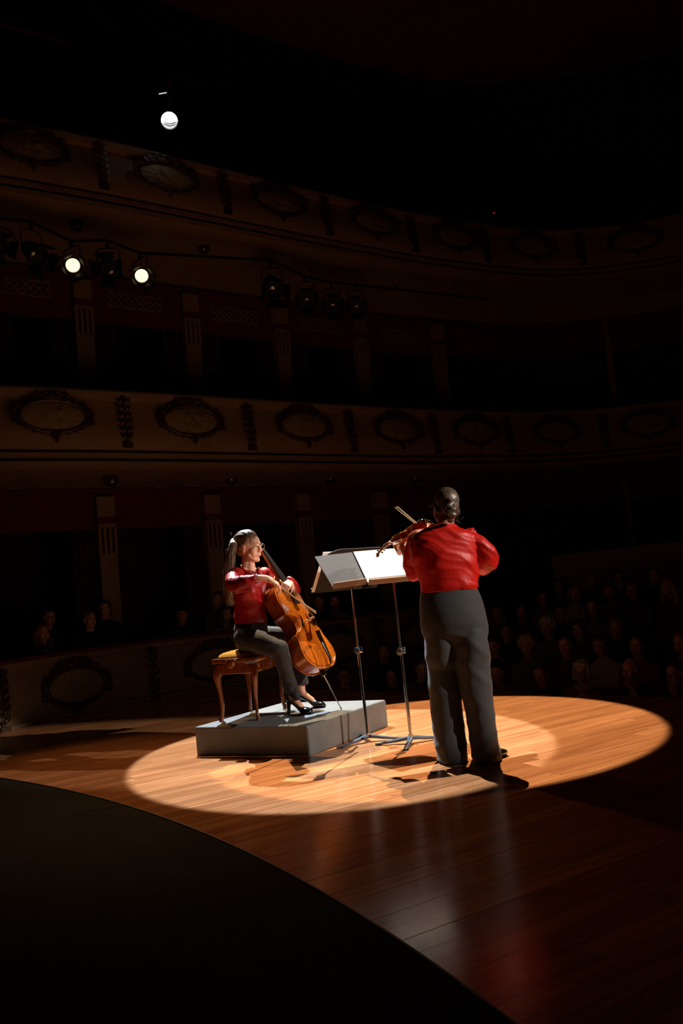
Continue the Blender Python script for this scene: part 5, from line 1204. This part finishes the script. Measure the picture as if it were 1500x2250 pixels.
AUD = [
 # px, py, row, hair style, hair colour, clothes, arm, glasses, extra, label
 (1480, 1452, 1, 'short', 'brown', NV, 'chin', False, None, 'front row listener in navy at the right picture edge, hand raised to chin'),
 (1384, 1464, 1, 'bald', 'grey', BK, 'chin', False, 'lapel', 'bald front row man in black jacket resting his chin on his hand'),
 (1277, 1470, 1, 'bob', 'white', (.22, .012, .012), 'rest', True, 'scarf', 'front row woman with pale bobbed hair, glasses and yellow patterned scarf'),
 (1188, 1484, 1, 'short', 'brown', BK, 'rest', False, 'lapel', 'small front row listener in black jacket left of the scarfed woman'),
 (1092, 1478, 1, 'short', 'black', GR, 'rest', False, None, 'front row man in grey just right of the violinist\'s trouser leg'),
 (925, 1462, 1, 'short', 'brown', BR, 'phone', False, None, 'listener with raised forearm beside the left of the violinist\'s trousers'),
 (860, 1492, 1, 'curly', 'black', (.10, .09, .09), 'rest', False, None, 'dark curly-haired listener low between the two chrome stand poles'),
 (757, 1492, 1, 'short', 'black', GR, 'chin', True, None, 'listener with glasses leaning head on hand, right below the cello'),
 (843, 1437, 2, 'short', 'black', BK, 'rest', False, None, 'dark-haired listener in black between the stand poles at knob height'),
 (1083, 1418, 2, 'short', 'brown', BR, 'rest', False, None, 'second row listener peeking out right beside the violinist\'s thigh'),
 (1156, 1418, 2, 'curly', 'blond', (.20, .21, .19), 'rest', False, None, 'second row woman with short golden curly hair and grey-green top'),
 (1241, 1418, 2, 'short', 'brown', (.14, .03, .03), 'rest', False, None, 'second row man in maroon shirt right of the person with frizzy pale hair'),
 (1318, 1422, 2, 'bob', 'brown', W_, 'rest', True, None, 'second row woman with dark hair, glasses and pale top'),
 (1399, 1424, 2, 'short', 'brown', RD, 'rest', False, None, 'second row listener in bright red jacket behind the bald man'),
 (1496, 1412, 2, 'short', 'auburn', TN, 'rest', False, None, 'second row listener in tan at the far right edge'),
 (1205, 1412, 3, 'curly', 'white', GR, 'rest', False, None, 'third row listener with frizzy pale hair, right of the golden curly head'),
 (1114, 1398, 3, 'short', 'black', NV, 'rest', False, None, 'third row man in dark navy left of the golden curly head'),
 (1272, 1392, 3, 'bob', 'brown', BR, 'rest', False, None, 'third row listener with brown bob between the maroon and the pale top'),
 (1354, 1390, 3, 'short', 'grey', BK, 'rest', False, None, 'third row man with grey hair and black pullover above the pale top'),
 (1148, 1368, 4, 'short', 'brown', (.09, .05, .05), 'rest', False, None, 'fourth row listener in brown above the golden curly head'),
 (1232, 1352, 4, 'short', 'black', NV, 'rest', False, None, 'fourth row man in navy between two pale shirts'),
 (1305, 1362, 4, 'long', 'brown', (.26, .27, .24), 'rest', False, None, 'fourth row woman with long hair and mottled grey blouse'),
 (1092, 1350, 4, 'long', 'auburn', BR, 'rest', False, None, 'fourth row woman with long reddish hair nearest to the violinist\'s hip'),
 (1193, 1322, 5, 'short', 'brown', TN, 'rest', False, None, 'fifth row listener in tan pullover, leftmost of three pale tops'),
 (1265, 1326, 5, 'bob', 'grey', W_, 'rest', False, None, 'fifth row listener with grey bob and white blouse, middle of three pale tops'),
 (1341, 1326, 5, 'short', 'brown', (.42, .30, .24), 'rest', False, None, 'fifth row listener in beige shirt, rightmost of three pale tops'),
 (1392, 1334, 5, 'bob', 'auburn', BR, 'rest', False, None, 'fifth row woman with auburn bob right of the beige shirt'),
 (1472, 1340, 5, 'long', 'blond', (.20, .10, .07), 'rest', False, None, 'fifth row woman with long fair hair near the right edge'),
 (1303, 1298, 6, 'short', 'grey', BK, 'rest', False, None, 'back row listener with grey hair above the beige shirt'),
 (1362, 1292, 6, 'curly', 'brown', (.12, .03, .03), 'rest', False, None, 'back row listener with dark curls in maroon'),
 (1440, 1290, 6, 'short', 'black', NV, 'rest', False, None, 'back row man in navy, the last one to the right'),
 (1228, 1296, 6, 'long', 'brown', BR, 'rest', False, None, 'back row woman with long dark hair, the leftmost of her row'),
]
def slab_label(t):
    for pre in ('dark theatre seat of the ', 'seat of the ', 'seat of '):
        if len((pre+t).replace('-', ' ').split()) <= 16: return pre+t
    return 'seat of ' + t
random.seed(21)
for px, py, r, hs, hc_, cc, arm, gl_, ex, lab in AUD:
    s_, z_ = ROWS[r]; p = row_pt(px, py, s_); p.z = .5*p.z + .5*z_ if abs(p.z-z_) < .12 else z_
    az = math.degrees(math.atan2(6.2-p.y, .4-p.x)) + random.uniform(-10, 10)
    person(p, az, hs, hc_, cc, lab, 'listeners in the stalls', arm, gl_, extra=ex)
    seat(Vector((p.x, p.y, p.z)), math.degrees(math.atan2(-AN.y, -AN.x)), slab_label(lab), 'occupied stalls seats')
for px, py, r, lab in ((1432, 1392, 3, 'large dark empty theatre seat back between listeners near the right edge'), (1325, 1462, 1, 'dark empty seat back between the scarfed woman and the bald man')):
    p = row_pt(px, py, ROWS[r][0]); p.z = ROWS[r][1]; seat(p, math.degrees(math.atan2(-AN.y, -AN.x)), lab, None, .12)
# guests in the boxes on the left
BOX = [
 (93, 1392, 9.9, 'long', 'auburn', BK, 'rest', 'lapel', 'woman with reddish hair, black vest and white blouse in the left box'),
 (108, 1358, 10.7, 'short', 'black', (.06, .03, .03), 'rest', None, 'barely visible person behind the woman in the black vest'),
 (197, 1362, 10.3, 'short', 'brown', NV, 'rest', None, 'man in navy shirt with turned head in the left box'),
 (229, 1338, 11.0, 'bob', 'black', BK, 'rest', None, 'woman with dark bob in black in front of the pale pilaster'),
 (400, 1350, 11.5, 'short', 'brown', (.03, .06, .09), 'rest', 'cap', 'man in dark cap and blue checked shirt leaning on the box rail'),
 (478, 1318, 12.2, 'short', 'brown', (.16, .14, .12), 'rest', None, 'person in checked shirt behind the cellist\'s ponytail'),
 (498, 1350, 11.9, 'long', 'brown', TN, 'rest', None, 'person in tan sitting low beside the cellist\'s back'),
 (735, 1322, 12.9, 'short', 'black', (.30, .22, .24), 'rest', None, 'box guest in pale pinkish top seen below the cellist\'s desk'),
 (700, 1322, 12.8, 'short', 'black', NV, 'rest', None, 'box guest in navy left under the cellist\'s desk')]
for px, py, D, hs, hc_, cc, arm, ex, lab in BOX:
    p = at(px, py, D+.30); arm = 'close'; az = math.degrees(math.atan2(6.2-p.y, .4-p.x))+random.uniform(-8, 8)
    person(p, az, hs, hc_, cc, lab, 'guests in the ground floor boxes', arm, False, extra=ex)
    seat(p, az, slab_label(lab), 'box chairs')
# floor of the ground boxes
bm = bmesh.new(); sweep(bm, G, [(-.12, -1.3), (-2.6, -1.3), (-2.6, -.32), (-.12, -.32)]); o_ = struct('floor_boxes', bm, MT['dark'])
tag(fin('indicator_light', (lambda b: (ball(b, at(1085, 468, 14.9), .02, 1), b)[1])(bmesh.new()), mat('red led', (.2, 0, 0), .5, emit=(1, .05, .02), estr=.25)), 'tiny red indicator light high in the dark gallery', 'light')
